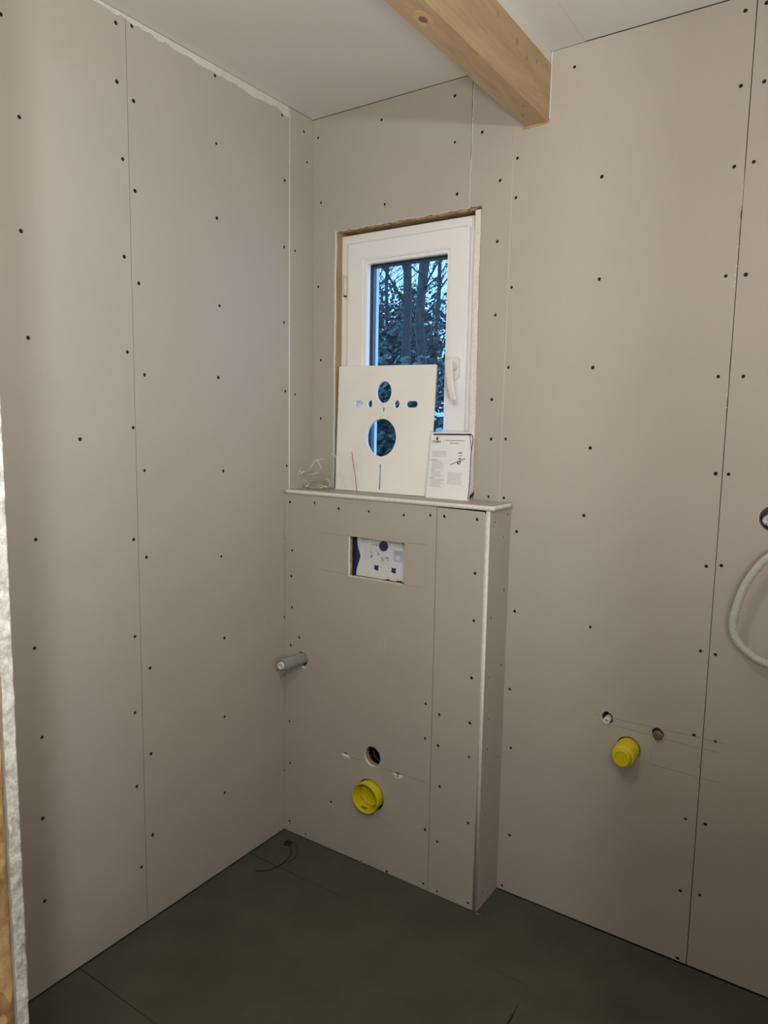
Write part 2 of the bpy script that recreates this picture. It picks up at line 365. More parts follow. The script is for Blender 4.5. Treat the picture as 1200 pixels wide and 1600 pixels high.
# left wall -----------------------------------------------------------
wl = boxo('wall_left', (-0.15, -0.0130, -4.2, 0.0, 0, H), INSUL); wl['kind'] = 'structure'
board('left', 0.0, rect(-0.7139, -0.1165, 0.004, H - 0.001), SCREWS_LEFT, wl, edge=SEAM_SHADE)
board('left', 0.0, rect(-1.55, -0.7150, 0.004, H - 0.001), SCREWS_LEFT, wl, edge=SEAM_SHADE)
board('left', 0.0035, rect(-0.1150, -0.0015, 0.004, H - 0.003), SCREWS_LEFT, wl, thick=0.016, test=rect(-0.1150, -0.0015, 1.21, H))
slab('plasterboard', 'left', 0.0, rect(-4.1, -1.66, 0.0, H), [], 0.0125, [PAPER, GYPSUM], wl)
# filler band smeared along the top edge of the left wall
random.seed(11)
top = [(-1.50, H - 0.0012), (-0.118, H - 0.0012)]
low = []
y = -0.118
while y > -1.5:
    t = (-y - .118) / 0.6
    d = 0.031 - 0.019 * min(1, t) + random.uniform(-0.0035, 0.0035)
    if 0.14 < -y < 0.2: d -= 0.006
    low.append((y, H - max(0.006, d))); y -= random.uniform(0.008, 0.03)
slab('filler_band', 'left', 0.0009, top + low, [], 0.0012, [FILLER, FILLER], wl)
random.seed(5)
slab('filler_band', 'back', -0.0006, [(0.50, H - .001), (0.5845, H - .001), (0.5845, H - .020), (0.56, H - .016), (0.53, H - .008), (0.505, H - .006)], [], 0.0008, [PAPER, PAPER], None)
# back wall -----------------------------------------------------------
wb = slab('wall_back', 'back', 0.0130, rect(-0.15, XR + .1, -0.1, H), [rect(0.085, 0.634, 1.17, 2.05), circ(1.0556, 0.627, 0.020, 16), circ(1.190, 0.617, 0.018, 16), circ(1.1165, 0.556, 0.035, 20), circ(1.418, 1.210, 0.032, 24), circ(1.53, 1.16, 0.018, 16), circ(1.50, 0.885, 0.018, 16)], 0.24, [INSUL, INSUL])
wb['kind'] = 'structure'
for o in list(bpy.data.objects):
    if o.name.startswith('filler_band') and o.parent is None: o.parent = wb
TOPZ = H - 0.0008
# left and above the window
oA = [(0.002, 1.0), (0.096, 1.0)] + rag((0.096, 1.19), (0.096, 2.038), 16, 0.0012) + rag((0.096, 2.038), (0.5845, 2.040), 30, 0.0026) + [(0.5838, 2.040), (0.5838, TOPZ), (0.002, TOPZ)]
board('back', 0.0, oA, SCREWS_BACK, wb, test=[(0, 1), (.1, 1), (.1, 2.03), (.59, 2.03), (.59, 2.4), (0, 2.4)])
# narrow board right of the window, notched round the window corner
oB = [(0.5868, 2.043)] + rag((0.5868, 2.043), (0.6235, 2.041), 4, 0.0015)[1:] + rag((0.6240, 2.040), (0.6265, 1.19), 26, 0.0014) + [(0.6262, 1.0), (0.7085, 1.0), (0.7125, 1.75), (0.7160, 2.222), (0.7420, 2.222), (0.742, 2.3), (0.5868, TOPZ)]
oB = [(0.5868, 2.043)] + rag((0.5868, 2.043), (0.6235, 2.041), 4, 0.0015)[1:] + rag((0.6240, 2.040), (0.6265, 1.19), 26, 0.0014) + [(0.6262, 1.0), (0.7085, 1.0), (0.7125, 1.75), (0.7160, TOPZ), (0.5868, TOPZ)]
board('back', 0.0, oB, SCREWS_BACK, wb, test=[(.586, 2.043), (.586, 2.4), (.7155, 2.4), (.712, 1.75), (.7085, 1.), (.628, 1.), (.628, 2.043)])
# big board
oC = [(0.7095, 1.0), (0.640, 1.0), (0.640, 0.004), (1.2985, 0.004)] + rag((1.2985, 0.4), (1.2985, 1.42), 4, 0.0002) + rag((1.2983, 1.44), (1.2985, 1.60), 5, 0.0012) + [(1.2985, 1.62), (1.2983, 1.86)] + rag((1.2980, 1.88), (1.2985, 2.0), 6, 0.0016) + [(1.2985, 2.02), (1.2990, TOPZ), (0.7168, TOPZ), (0.7133, 1.75)]
pipes = [circ(1.0556, 0.627, 0.0165, 16, 0.018, jag=0.07), circ(1.190, 0.617, 0.0155, 14, 0.0165, jag=0.08), circ(1.1165, 0.556, 0.0325, 26, 0.0335, jag=0.02)]
random.seed(21)
shade_joint(board('back', 0.0, oC, SCREWS_BACK, wb, holes=pipes), 1.2985)
oD = [(1.3005, 0.004), (XR, 0.004), (XR, TOPZ), (1.3010, TOPZ), (1.3003, 1.86), (1.3003, 0.7)]
board('back', 0.0, oD, SCREWS_BACK, wb, holes=[circ(1.418, 1.210, 0.031, 28), circ(1.53, 1.16, 0.016, 16), circ(1.50, 0.885, 0.016, 16)])
# pencil setting-out lines round the basin pipes
bm = bmesh.new()
for a in ([(1.075, 0.630), (1.178, 0.6315)], [(1.205, 0.632), (1.296, 0.634)], [(1.302, 0.632), (1.352, 0.634)], [(1.075, 0.611), (1.170, 0.608)], [(1.208, 0.607), (1.293, 0.605)], [(1.173, 0.529), (1.290, 0.528)], [(1.303, 0.528), (1.352, 0.5275)], [(1.177, 0.565), (1.178, 0.545)], [(1.02, 0.629), (1.034, 0.629)], [(1.303, 0.606), (1.34, 0.606)]):
    line_strip(bm, 'back', 0.0, a, 0.0011)
o = obj('pencil_line', bm, PENCIL, wb); o['kind'] = 'stuff'
# scuffs of broken paper along the seams
bm = bmesh.new(); random.seed(3)
for (u, v) in ((1.2958, 1.78), (1.2965, 1.765), (1.2968, 1.80), (1.297, 1.845), (1.2965, 1.50), (1.2972, 1.47), (1.274, 1.772), (1.2945, 1.755)):
    n = random.randint(5, 7); c = circ(u, v, random.uniform(.0012, .0025), n, random.uniform(.002, .004), jag=.35)
    line_strip(bm, 'back', 0.0, [(u - .002, v), (u + .002, v + .001)], random.uniform(.0015, .003))
obj('torn_paper', bm, FILLER, wb)
# right wall and hall walls
wr = boxo('wall_right', (XR, XR + 0.1, -1.55, 0.0, 0, H), PAPER); wr['kind'] = 'structure'
# front partition with the doorway, its cut edge is seen on the left of the picture
XJ = 0.917
wf = boxo('wall_front', (0.0, XJ - 0.012, -1.646, -1.5645, 0, H), INSUL); wf['kind'] = 'structure'
slab('plasterboard', 'back', YF - 0.0125 - 0.083 - .0125, rect(0.0, XJ, 0.0, H), [], 0.0125, [PAPER, GYPSUM], wf)
slab('plasterboard', 'back', YF - 0.0125, rect(1.635, XR, 0.0, H), [], 0.0125, [PAPER, GYPSUM], wf)
boxo('door_lining', (1.640, 1.70, -1.66, -1.563, 0, H), OSB, wf)
boxo('stud', (1.70, XR, -1.66, -1.5626, 0, H), INSUL, wf)
boxo('door_head', (XJ, 1.640, -1.64, -1.5645, 2.30, H), INSUL, wf)
# bathroom side board with broken, rough cut edge
bm = bmesh.new(); ny, nz = 7, 420
T = 0.0120
grid = []
for j in range(nz + 1):
    z = H * j / nz; row = []
    for i in range(ny + 1):
        yy = YF - T * i / ny
        edge = i in (0, ny)
        k = noise.noise(Vector((yy * 260, 3.1, z * 130))) * 0.0026 + noise.noise(Vector((yy * 120, 8.1, z * 60))) * 0.0020
        ey = noise.noise(Vector((1.7 + i, 2.2, z * 60))) * 0.0007 if edge else 0
        row.append(bm.verts.new((XJ + k * (0.5 if edge else 1), yy + ey, z)))
    grid.append(row)
for j in range(nz):
    for i in range(ny): f = bm.faces.new((grid[j][i], grid[j][i + 1], grid[j + 1][i + 1], grid[j + 1][i])); f.material_index = 1; f.smooth = True
fr = [[bm.verts.new((0.0, yy, z)) for z in (0, H)] for yy in (YF, YF - T)]
def fan(cols, a, b):
    for j in range(nz): f = bm.faces.new((cols[j], cols[j + 1], b)) if j >= nz // 2 else bm.faces.new((cols[j], cols[j + 1], a)); f.material_index = 0
    f = bm.faces.new((a, b, cols[nz // 2])); f.material_index = 0
fan([grid[j][0] for j in range(nz + 1)], fr[0][0], fr[0][1]); fan([grid[j][ny] for j in range(nz + 1)], fr[1][0], fr[1][1])
bmesh.ops.recalc_face_normals(bm, faces=bm.faces)
JG = mat('broken_gypsum', (0.6, 0.58, 0.54), 0.95); n = noise_tex(JG, 90, 5, 0.7); setcol(JG, ramp_mix(JG, n.outputs[0], (0.36, 0.345, 0.32), (0.66, 0.64, 0.60), 0.35, 0.6)); bump(JG, n.outputs[0], 0.8, 0.003)
o = obj('plasterboard', bm, [PAPER, JG], wf); o['label'] = 'plasterboard with a rough broken white edge'
# strand board behind it, and the stud
bm = bmesh.new(); grid = []
for j in range(281):
    z = H * j / 280
    grid.append([bm.verts.new((XJ - 0.002 + noise.noise(Vector((5, yy * 300, z * 60))) * 0.0011 - (0.0025 if i in (0, 5) else 0), yy, z)) for i, yy in enumerate([YF - T - 0.0007 - 0.015 * k / 5 for k in range(6)])])
for j in range(280):
    for i in range(5): bm.faces.new((grid[j][i], grid[j][i + 1], grid[j + 1][i + 1], grid[j + 1][i])).smooth = True
o = obj('strand_board', bm, OSB, wf)
boxo('stud', (XJ - 0.012, XJ - 0.0035, -1.638, -1.5790, 0, H), REVEAL, wf, 0.0005)
boxo('strand_board', (XJ - 0.012, XJ - 0.0045, -1.579, -1.5630, 0, H), OSB, wf)
# hall beyond the doorway (behind the camera)
wh = boxo('wall_hall', (-0.15, 3.3, -4.2, -4.1, 0, H), PAPER); wh['kind'] = 'structure'
wh2 = boxo('wall_hall_right', (3.2, 3.3, -4.1, -1.55, 0, H), PAPER); wh2['kind'] = 'structure'
wh3 = boxo('wall_hall_front', (XR, 3.2, -1.66, -1.55, 0, H), PAPER); wh3['kind'] = 'structure'

# ---------------------------------------------------------------- window_1
win = empty('window_1', (0.36, 0.04, 1.17)); win['kind'] = 'structure'
def wobj(o, parent=None):
    o.parent = parent or win; o.matrix_parent_inverse = Matrix.Translation(-Vector(win.location)) if parent is None else Matrix.Identity(4)
    return o
def ringframe(name, x0, x1, z0, z1, wx, wz, y0, y1, mats, bevel=0.001):
    """rectangular frame (mitred) between outer and inner rectangle"""
    bm = bmesh.new()
    prof = [(0, y0), (1, y0), (1, y1), (0, y1)]
    cs = [(x0, z0, 1, 1), (x1, z0, -1, 1), (x1, z1, -1, -1), (x0, z1, 1, -1)]
    rings = [[bm.verts.new((cx + sx * wx * t, y, cz + sz * wz * t)) for t, y in prof] for cx, cz, sx, sz in cs]
    for i in range(4):
        a, b = rings[i], rings[(i + 1) % 4]
        for k in range(4): bm.faces.new((a[k], a[(k + 1) % 4], b[(k + 1) % 4], b[k]))
    bmesh.ops.recalc_face_normals(bm, faces=bm.faces)
    if bevel: bmesh.ops.bevel(bm, geom=[e for e in bm.edges], offset=bevel, segments=2, affect='EDGES')
    return wobj(obj(name, bm, mats))
def reveal():
    bm = bmesh.new()
    # timber studs lining the opening: left, top
    box(bm, 0.075, 0.0955, 0.0128, 0.24, 1.15, 2.07)
    return obj('reveal_board', bm, REVEAL, wb)
reveal()
random.seed(9)
bm = bmesh.new(); box(bm, 0.0955, 0.635, 0.0128, 0.24, 2.0405, 2.07); obj('reveal_board', bm, REVEAL, wb)
bm = bmesh.new(); box(bm, 0.628, 0.645, 0.0135, 0.24, 1.15, 2.04); obj('reveal_board', bm, DARK, wb)
bm = bmesh.new(); box(bm, 0.09, 0.64, 0.0, 0.24, 1.10, 1.186); obj('reveal_board', bm, INSUL, wb)
# gypsum strip standing in the right of the opening, leaving a dark gap
slab('gypsum_strip', 'back', 0.002, rag((0.6035, 1.2005), (0.6035, 2.030), 14, 0.0006) + rag((0.6035, 2.030), (0.6200, 2.032), 3, 0.001) + rag((0.6185, 2.032), (0.6170, 1.80), 9, 0.0011) + rag((0.6172, 1.79), (0.6235, 1.2005), 22, 0.0011), [], 0.030, [GYPSUM, GYPSUM], wb)
# crumbs of foam sealing along the top edge
bm = bmesh.new()
for i in range(26):
    x = random.uniform(0.11, 0.60); s = random.uniform(0.003, 0.008)
    r = bmesh.ops.create_icosphere(bm, subdivisions=1, radius=1)
    for v in r['verts']: v.co = Vector((x, 0.012, 2.0385 - s * .3)) + Vector((v.co.x * s * 1.8, v.co.y * .010, v.co.z * s * .45)) * random.uniform(.8, 1.2)
o = obj('sealing_foam', bm, REVEAL, wb); o['kind'] = 'stuff'
FY = 0.038
ringframe('window_frame', 0.0965, 0.6235, 1.188, 2.029, 0.052, 0.052, FY, 0.105, WHITE, 0.0015)
ringframe('window_frame', 0.112, 0.608, 1.200, 2.017, 0.062, 0.062, 0.106, 0.118, WHITE, 0.001)
ringframe('window_sash', 0.1330, 0.5755, 1.226, 1.9965, 0.0635, 0.0560, 0.020, 0.092, WHITE, 0.003)
ringframe('glazing_bead', 0.1960, 0.5125, 1.2815, 1.9410, 0.0115, 0.0115, 0.027, 0.049, WHITE, 0.002)
ringframe('glazing_gasket', 0.2050, 0.5035, 1.2910, 1.9315, 0.0045, 0.0055, 0.046, 0.0555, GASKET, 0)
ringframe('glazing_spacer', 0.1990, 0.5095, 1.2850, 1.9375, 0.0130, 0.0150, 0.056, 0.074, mat('grey_spacer', (0.10, 0.11, 0.13), 0.5), 0)
ringframe('glazing_bead_outer', 0.1965, 0.5120, 1.2820, 1.9405, 0.0085, 0.0085, 0.0785, 0.100, WHITE, 0.001)
g_ = wobj(boxo('glass_pane', (0.199, 0.5095, 0.0500, 0.0540, 1.285, 1.9375), GLASS))
g_ = wobj(boxo('glass_pane', (0.199, 0.5095, 0.0740, 0.0780, 1.285, 1.9375), GLASS))
# hinge cover on the left of the frame
bm = bmesh.new(); tube(bm, [(0.1170, 0.030, 1.838), (0.1170, 0.030, 1.902)], 0.0055, 12); wobj(obj('hinge_cover', bm, HANDLE, None, True))
bm = bmesh.new(); tube(bm, [(0.1170, 0.030, 1.834), (0.1170, 0.030, 1.838)], 0.005, 12); wobj(obj('hinge_pin', bm, GASKET, None, True))
# handle: escutcheon, neck and lever pointing down
han = empty('window_handle'); wobj(han)
han.matrix_parent_inverse = Matrix.Translation(-Vector(win.location))
def rounded_plate(name, u, v, hw, hh, y0, th, mats, parent):
    return slab(name, 'back', y0, slot(u, v, hw, hh, 8), [], th, [mats, mats], parent)
rounded_plate('escutcheon', 0.5440, 1.588, 0.0150, 0.0345, 0.011, 0.010, HANDLE, han)
lath('handle_neck', [(0.0, 0.0), (0.0125, 0.0), (0.0120, 0.022), (0.0115, 0.030), (0.0, 0.030)], (0.5440, 0.012, 1.5935), HANDLE, han, n=24)
bm = bmesh.new()
P = catmull([(0.5440, -0.0230, 1.612), (0.5450, -0.0250, 1.598), (0.5490, -0.0290, 1.575), (0.5555, -0.0330, 1.545), (0.5615, -0.0335, 1.518), (0.5660, -0.0290, 1.492)], 6)
rings = []
for i, p in enumerate(P):
    t = i / (len(P) - 1); hw = 0.0135 - 0.0030 * t; hd = 0.0060 - 0.0008 * t
    if i == 0: hw *= .7; hd *= .7
    rings.append([bm.verts.new((p.x + hw * math.copysign(abs(math.cos(a)) ** .55, math.cos(a)), p.y + hd * math.copysign(abs(math.sin(a)) ** .55, math.sin(a)), p.z)) for a in [2 * math.pi * k / 20 + .05 for k in range(20)]])
for a, b in zip(rings, rings[1:]):
    for k in range(20): bm.faces.new((a[k], a[(k + 1) % 20], b[(k + 1) % 20], b[k]))
bm.faces.new(rings[0]); bm.faces.new(rings[-1][::-1]); bmesh.ops.recalc_face_normals(bm, faces=bm.faces)
autosmooth(obj('handle_lever', bm, HANDLE, han), 50)

# ================================================================ TOILET SERVICE BOX
YD = -0.1375
sb = empty('service_box', (0.37, YD, 0.0))
tag(sb, 'low plasterboard service box with a shelf top below the window', 'service box')
random.seed(31)
hole_plate = ragrect(0.2675, 0.4752, 0.9425, 1.0695, 9, 0.0008)
hole_flush = circ(0.3700, 0.3740, 0.0305, 30, 0.0325, jag=0.01)
hole_drain = circ(0.3640, 0.2435, 0.0525, 36, 0.0525, jag=0.012)
bolt1 = circ(0.2640, 0.3485, 0.0150, 14, 0.0085, jag=0.18); bolt2 = circ(0.4660, 0.3410, 0.0170, 14, 0.0090, jag=0.18)
hole_pipe = circ(0.0785, 0.6340, 0.0245, 24, 0.0250, jag=0.02)
PV = Vector(sb.location)
def sobj(o):
    o.parent = sb; o.matrix_parent_inverse = Matrix.Translation(-PV); return o
fb = board('back', YD, [(0.0015, 0.003), (0.5822, 0.003), (0.5805, 1.1855), (0.0025, 1.1868)], SCREWS_FRONT, None, holes=[hole_plate, hole_flush, hole_drain, bolt1, bolt2, hole_pipe], name='front_board')
sobj(fb); shade_joint(fb, 0.5813)
fb2 = board('back', YD - .0004, [(0.5836, 0.003), (0.7345, 0.003), (0.7352, 0.5), (0.7348, 1.1740), (0.7305, 1.1752), (0.7285, 1.1815), (0.5824, 1.1842)], SCREWS_FRONT, None, name='front_board')
sobj(fb2)
# side board: paper face to the right, white cut edge to the front
sd = board('side', 0.7488, rect(YD - 0.0006, -0.0008, 0.003, 1.1868), SCREWS_SIDE, None, name='side_board', thick=0.0132)
sobj(sd)
# front edge of the side board in bare gypsum comes from slot 1 of the slab itself
tb = slab('top_board', 'top', 1.2000, rag((0.0045, YD - 0.0045), (0.7560, YD - 0.0045), 40, 0.0006) + rag((0.7575, YD - 0.004), (0.7570, -0.0005), 10, 0.0012) + [(0.002, -0.0005)], [], 0.0125, [PAPER, GYPSUM], None)
sobj(tb)
# strand board stiffener and insulation seen through the cut-outs
random.seed(4)
ob = slab('backing_board', 'back', YD + 0.0128, rect(0.004, 0.7345, 0.005, 1.18), [rect(0.2665, 0.4765, 0.9415, 1.0705), circ(0.3700, 0.3740, 0.0305, 30, 0.0325), circ(0.3640, 0.2435, 0.0525, 36), hole_pipe], 0.015, [OSB, OSB], None)
sobj(ob)
bb = boxo('inner_lining', (0.004, 0.735, -0.008, -0.002, 0.004, 1.18), INSUL); sobj(bb)
# white crumbled plaster in the bolt holes
for (u, v, hw) in ((0.2640, 0.3465, 0.0135), (0.4660, 0.3385, 0.0165)):
    bm = bmesh.new()
    for k in range(9):
        r = bmesh.ops.create_icosphere(bm, subdivisions=2, radius=1)
        c = Vector((u + random.uniform(-hw, hw) * .85, YD + 0.002, v + random.uniform(-.004, .002) - 0.0 * k)); s = random.uniform(.0042, .0072)
        for w_ in r['verts']: w_.co = c + Vector((w_.co.x * s * 1.2, w_.co.y * .0042, w_.co.z * s * .8)) * (1 + .25 * noise.noise(w_.co * 2 + c * 100))
    o = obj('plaster_crumb', bm, GYPSUM); sobj(o); o['kind'] = 'stuff'
# faint smears of plaster dust on the front board
SM = mat('plaster_dust', (0.56, 0.525, 0.475), 0.9)
random.seed(41)
for (u, z0_, z1_, wd) in ((0.395, 0.735, 0.772, .003), (0.408, 0.722, 0.775, .004), (0.381, 0.742, 0.760, .002), (0.371, 0.712, 0.722, .002)):
    o = slab('plaster_smear', 'back', YD - 0.00025, rag((u, z0_), (u + .003, z1_), 7, .0007) + rag((u + wd + .001, z1_), (u + wd * .6, z0_), 7, .0007), [], 0.0003, [SM, SM], None); sobj(o)
# pencil marks
bm = bmesh.new()
for a in ([(0.160, 1.0705), (0.267, 1.0685)], [(0.476, 1.0705), (0.553, 1.0725)], [(0.153, 0.9502), (0.266, 0.9455)], [(0.477, 0.9428), (0.539, 0.9438)], [(0.230, 0.3495), (0.249, 0.3495)], [(0.283, 0.3485), (0.335, 0.3480)], [(0.405, 0.3480), (0.448, 0.3485)], [(0.484, 0.3490), (0.573, 0.3480)], [(0.395, 0.1795), (0.455, 0.1600)], [(0.2665, 1.069), (0.2665, 1.078)]):
    line_strip(bm, 'back', YD, a, 0.0010)
o = obj('pencil_line', bm, PENCIL); sobj(o); o['kind'] = 'stuff'

# ---------------------------------------------------------------- cistern behind the cut-out
YC = YD + 0.029
ci = empty('toilet_cistern', (0.37, YC, 0.90))
tag(ci, 'blue concealed cistern with white printed service panel behind the rectangular cut-out', 'cistern')
CV = Vector(ci.location)
def cobj(o, par=None):
    o.parent = par or ci
    o.matrix_parent_inverse = Matrix.Translation(-CV)
    return o
cobj(boxo('tank', (0.14, 0.60, YC + 0.0035, -0.012, 0.80, 1.15), BLUEP, None, 0.004))
wavy = [(0.2790, 1.085), (0.2795, 1.060), (0.2800, 1.048), (0.2825, 1.035), (0.2870, 1.022), (0.2915, 1.010), (0.2925, 1.003), (0.2900, 0.994), (0.2850, 0.980), (0.2800, 0.966), (0.2775, 0.953), (0.2760, 0.940), (0.2760, 0.9475)]
wavy = wavy[:11] + [(0.2768, 0.9420)]
sqs = []
def star(u, v, s): return [(u - s, v + s), (u - s * .2, v + s * .75), (u + s, v + s * .9), (u + s * .75, v + s * .1), (u + s, v - s * .8), (u + s * .3, v - s * .75), (u, v - s * 1.3), (u - s * .25, v - s * .7), (u - s * 1.0, v - s * .6), (u - s * .8, v + s * .1)]
sp_ = slab('service_panel', 'back', YC, [(0.2795, 1.085), (0.494, 1.085), (0.494, 0.9425)] + [(0.450, 0.9420), (0.449, 0.9450), (0.430, 0.9450), (0.429, 0.9415), (0.405, 0.9415), (0.404, 0.9445), (0.392, 0.9445), (0.391, 0.9415)] + wavy[::-1][0:11], [star(0.3535, 0.9745, 0.0098), star(0.4180, 0.9735, 0.0098), rect(0.3010, 0.3050, 1.0635, 1.0705), rect(0.4440, 0.4490, 1.0600, 1.0690)], 0.003, [PLATE, PLATE], None)
cobj(sp_)
kn = lath('blue_knob', [(0.0, 0.0052), (0.0125, 0.0052), (0.0150, 0.0042), (0.0158, 0.0), (0.0158, -0.001)], (0.3810, YC, 1.0460), BLUEP, None, n=28); cobj(kn)
bm = bmesh.new()
def q(bm, u0, u1, v0, v1, mi=0, off=0.0002):
    vs = [bm.verts.new((a, YC - off, b)) for a, b in ((u0, v0), (u1, v0), (u1, v1), (u0, v1))]; f = bm.faces.new(vs); f.material_index = mi
q(bm, 0.4175, 0.4505, 1.0030, 1.0375, 2, 0.0002)
for i in range(5): q(bm, 0.4200, 0.4480, 1.0335 - i * .0022, 1.0342 - i * .0022, 1, 0.0004)
q(bm, 0.4270, 0.4400, 1.0080, 1.0200, 3, 0.0004)
random.seed(14)
for (u0, u1, v0, v1, nn) in ((0.3290, 0.3375, 0.999, 1.045, 16), (0.3470, 0.3640, 1.012, 1.028, 9), (0.3710, 0.3820, 0.9985, 1.0125, 9), (0.3860, 0.3980, 0.9985, 1.0125, 12), (0.3310, 0.3620, 1.038, 1.054, 14), (0.3000, 0.3180, 1.0575, 1.0610, 4), (0.4080, 0.4330, 1.0590, 1.0620, 4)):
    for k in range(nn):
        a = random.uniform(u0, u1); b = random.uniform(v0, v1); ww = random.uniform(.0022, .0062); hh = random.uniform(.0010, .0028)
        q(bm, a, min(a + ww, u1 + .001), b, b + hh, random.choice((0, 1, 1)), 0.0003 + 0.00001 * k)
for (a, b, c, d) in ((0.299, 0.326, 1.0500, 1.0506), (0.438, 0.449, 1.0480, 1.0487), (0.312, 0.3125, 0.999, 1.043), (0.312, 0.330, 0.9985, 0.999), (0.322, 0.3225, 0.999, 1.02), (0.442, 0.452, 1.0530, 1.0545), (0.3135, 0.330, 1.0235, 1.0239), (0.400, 0.4004, 0.955, 0.99), (0.345, 0.40, 0.9925, 0.9929)):
    q(bm, a, b, c, d, 1)
cobj(obj('panel_print', bm, [INK, GREYINK, LILAC, PLATE], None))

# ---------------------------------------------------------------- pipes in the box front
def ring_pipe(name, c, r, wall, y0, y1, depth, mat_, label, cat, n=40, extra=None):
    e = empty(name, (c[0], y1, c[1])); tag(e, label, cat)
    return e
# flush pipe socket
fp = empty('flush_pipe_socket', (0.384, -0.095, 0.372)); tag(fp, 'dark open flush pipe socket in the round hole above the yellow drain', 'pipe')
def child(o, e): o.parent = e; o.matrix_parent_inverse = Matrix.Translation(-Vector(e.location)); return o
child(lath('socket_body', [(0.0285, -0.08), (0.0285, 0.004), (0.0265, 0.004), (0.0255, -0.004), (0.0255, -0.08)], (0.378, -0.099, 0.374), BLACKP), fp)
child(lath('socket_lip', [(0.0268, 0.0042), (0.0272, 0.0062), (0.0252, 0.0062), (0.0248, 0.0042), (0.0268, 0.0042)], (0.378, -0.099, 0.374), METAL), fp)
child(lath('inner_pipe', [(0.0, -0.05), (0.0205, -0.05), (0.0205, -0.012), (0.0225, -0.012), (0.0225, -0.06)], (0.378, -0.099, 0.374), mat('brown_pipe', (0.13, 0.10, 0.085), 0.4)), fp)
# yellow drain cap, an open cup
dc = empty('drain_cap', (0.364, YD, 0.2435)); tag(dc, 'yellow open cup-shaped drain cap in the lower front of the service box', 'pipe cap')
child(lath('cup', [(0.0, 0.006), (0.028, 0.006), (0.0300, 0.012), (0.0345, 0.012), (0.0362, -0.010), (0.0395, -0.010), (0.0400, 0.012), (0.0420, 0.018), (0.0455, 0.041), (0.0478, 0.042), (0.0488, 0.040), (0.0470, 0.016), (0.0460, -0.02), (0.0460, -0.06)], (0.3625, YD + 0.012, 0.2440), YELLOW, None, n=48), dc)
child(lath('cup_base', [(0.0, -0.0112), (0.036, -0.0112), (0.0425, -0.0112)], (0.3625, YD + 0.012, 0.2440), YELLOW, None, n=48), dc)
bm = bmesh.new(); box(bm, 0.343, 0.363, YD - 0.020, YD - 0.012, 0.2025, 0.2065, 0.0006); 
child(obj('cup_mark', bm, mat('dirt_brown', (0.25, 0.20, 0.03), 0.7)), dc)
# water pipe with threaded end on the far left
wp = empty('water_pipe', (0.0785, YD, 0.634)); tag(wp, 'grey water pipe stub with threaded end poking out beside the left wall', 'pipe')
ax = Vector((-0.06, -1.0, -0.0)).normalized()
c0 = Vector((0.0775, YD + .02, 0.6358))
child(lath('pipe_sleeve', [(0.0, -0.03), (0.0195, -0.03), (0.0200, 0.110), (0.0195, 0.115), (0.0165, 0.115), (0.0158, 0.106), (0.0, 0.106)], c0, GREYPIPE, None, ax, 32), wp)
prof = [(0.0, 0.106)]
for k in range(6): prof += [(0.0130, 0.106 + k * .0022), (0.0118, 0.1071 + k * .0022)]
prof += [(0.0125, 0.1200), (0.0085, 0.1205), (0.0080, 0.108), (0.0, 0.108)]
child(lath('threaded_end', prof, c0, PLUGW, None, ax, 28), wp)
child(lath('sleeve_screw', [(0.0, 0.0012), (0.0018, 0.0010), (0.0020, 0.0)], c0 + ax * .038 + Vector((0.0150, 0, 0.0130)) , BLACKP, None, (0.75, 0, 0.66), 12), wp)
bm = bmesh.new(); box(bm, 0.058, 0.078, YD - 0.050, YD - 0.022, 0.6085, 0.6195, 0.003); child(autosmooth(obj('pipe_bracket', bm, GREYPIPE)), wp)
bm = bmesh.new(); random.seed(8)
for k in range(7):
    r = bmesh.ops.create_icosphere(bm, subdivisions=1, radius=random.uniform(.002, .004), matrix=Matrix.Translation((0.086 + random.uniform(-.006, .008), YD - .0005, 0.6075 + random.uniform(-.003, .0025))))
o = obj('plaster_crumb', bm, GYPSUM); o['kind'] = 'stuff'; sobj(o)

# ---------------------------------------------------------------- basin pipes in the back wall
bc = empty('basin_drain_cap', (1.1165, 0, 0.556)); tag(bc, 'yellow stepped drain plug poking out of the right-hand wall', 'pipe cap')
ax2 = Vector((0.01, -1, -0.01)).normalized()
child(lath('cap_body', [(0.0, 0.0), (0.0300, 0.0), (0.0300, 0.060), (0.0290, 0.0625), (0.0245, 0.0635), (0.0235, 0.0645), (0.0230, 0.0770), (0.0215, 0.0790), (0.0185, 0.0795), (0.0178, 0.0775), (0.0, 0.0775)], (1.1158, 0.011, 0.5545), YELLOW, None, ax2, 40), bc)
tag_ = lath('cap_rim', [(0.0298, 0.0165), (0.0312, 0.0165), (0.0312, 0.0185), (0.0298, 0.0185)], (1.1158, 0.011, 0.5545), YELLOW, None, ax2, 40); child(tag_, bc)
wpg = empty('white_pipe_plug', (1.0550, 0, 0.626)); tag(wpg, 'small white water pipe plug in a ragged hole, left of the metal one', 'pipe plug')
child(lath('plug_body', [(0.0, -0.02), (0.0090, -0.02), (0.0092, 0.016), (0.0088, 0.018), (0.0045, 0.0185), (0.0030, 0.0165), (0.0030, 0.009), (0.0, 0.009)], (1.0565, 0.008, 0.6225), PLUGW, None, (0, -1, 0), 28), wpg)
child(lath('plug_hub', [(0.0, 0.0), (0.0022, 0.0), (0.0022, 0.0035), (0.0, 0.0035)], (1.0565, -0.004, 0.6225), GREYPIPE, None, (0, -1, 0), 14), wpg)
mpg = empty('metal_pipe_plug', (1.190, 0, 0.617)); tag(mpg, 'small dull metal water pipe plug in the wall right of the yellow one', 'pipe plug')
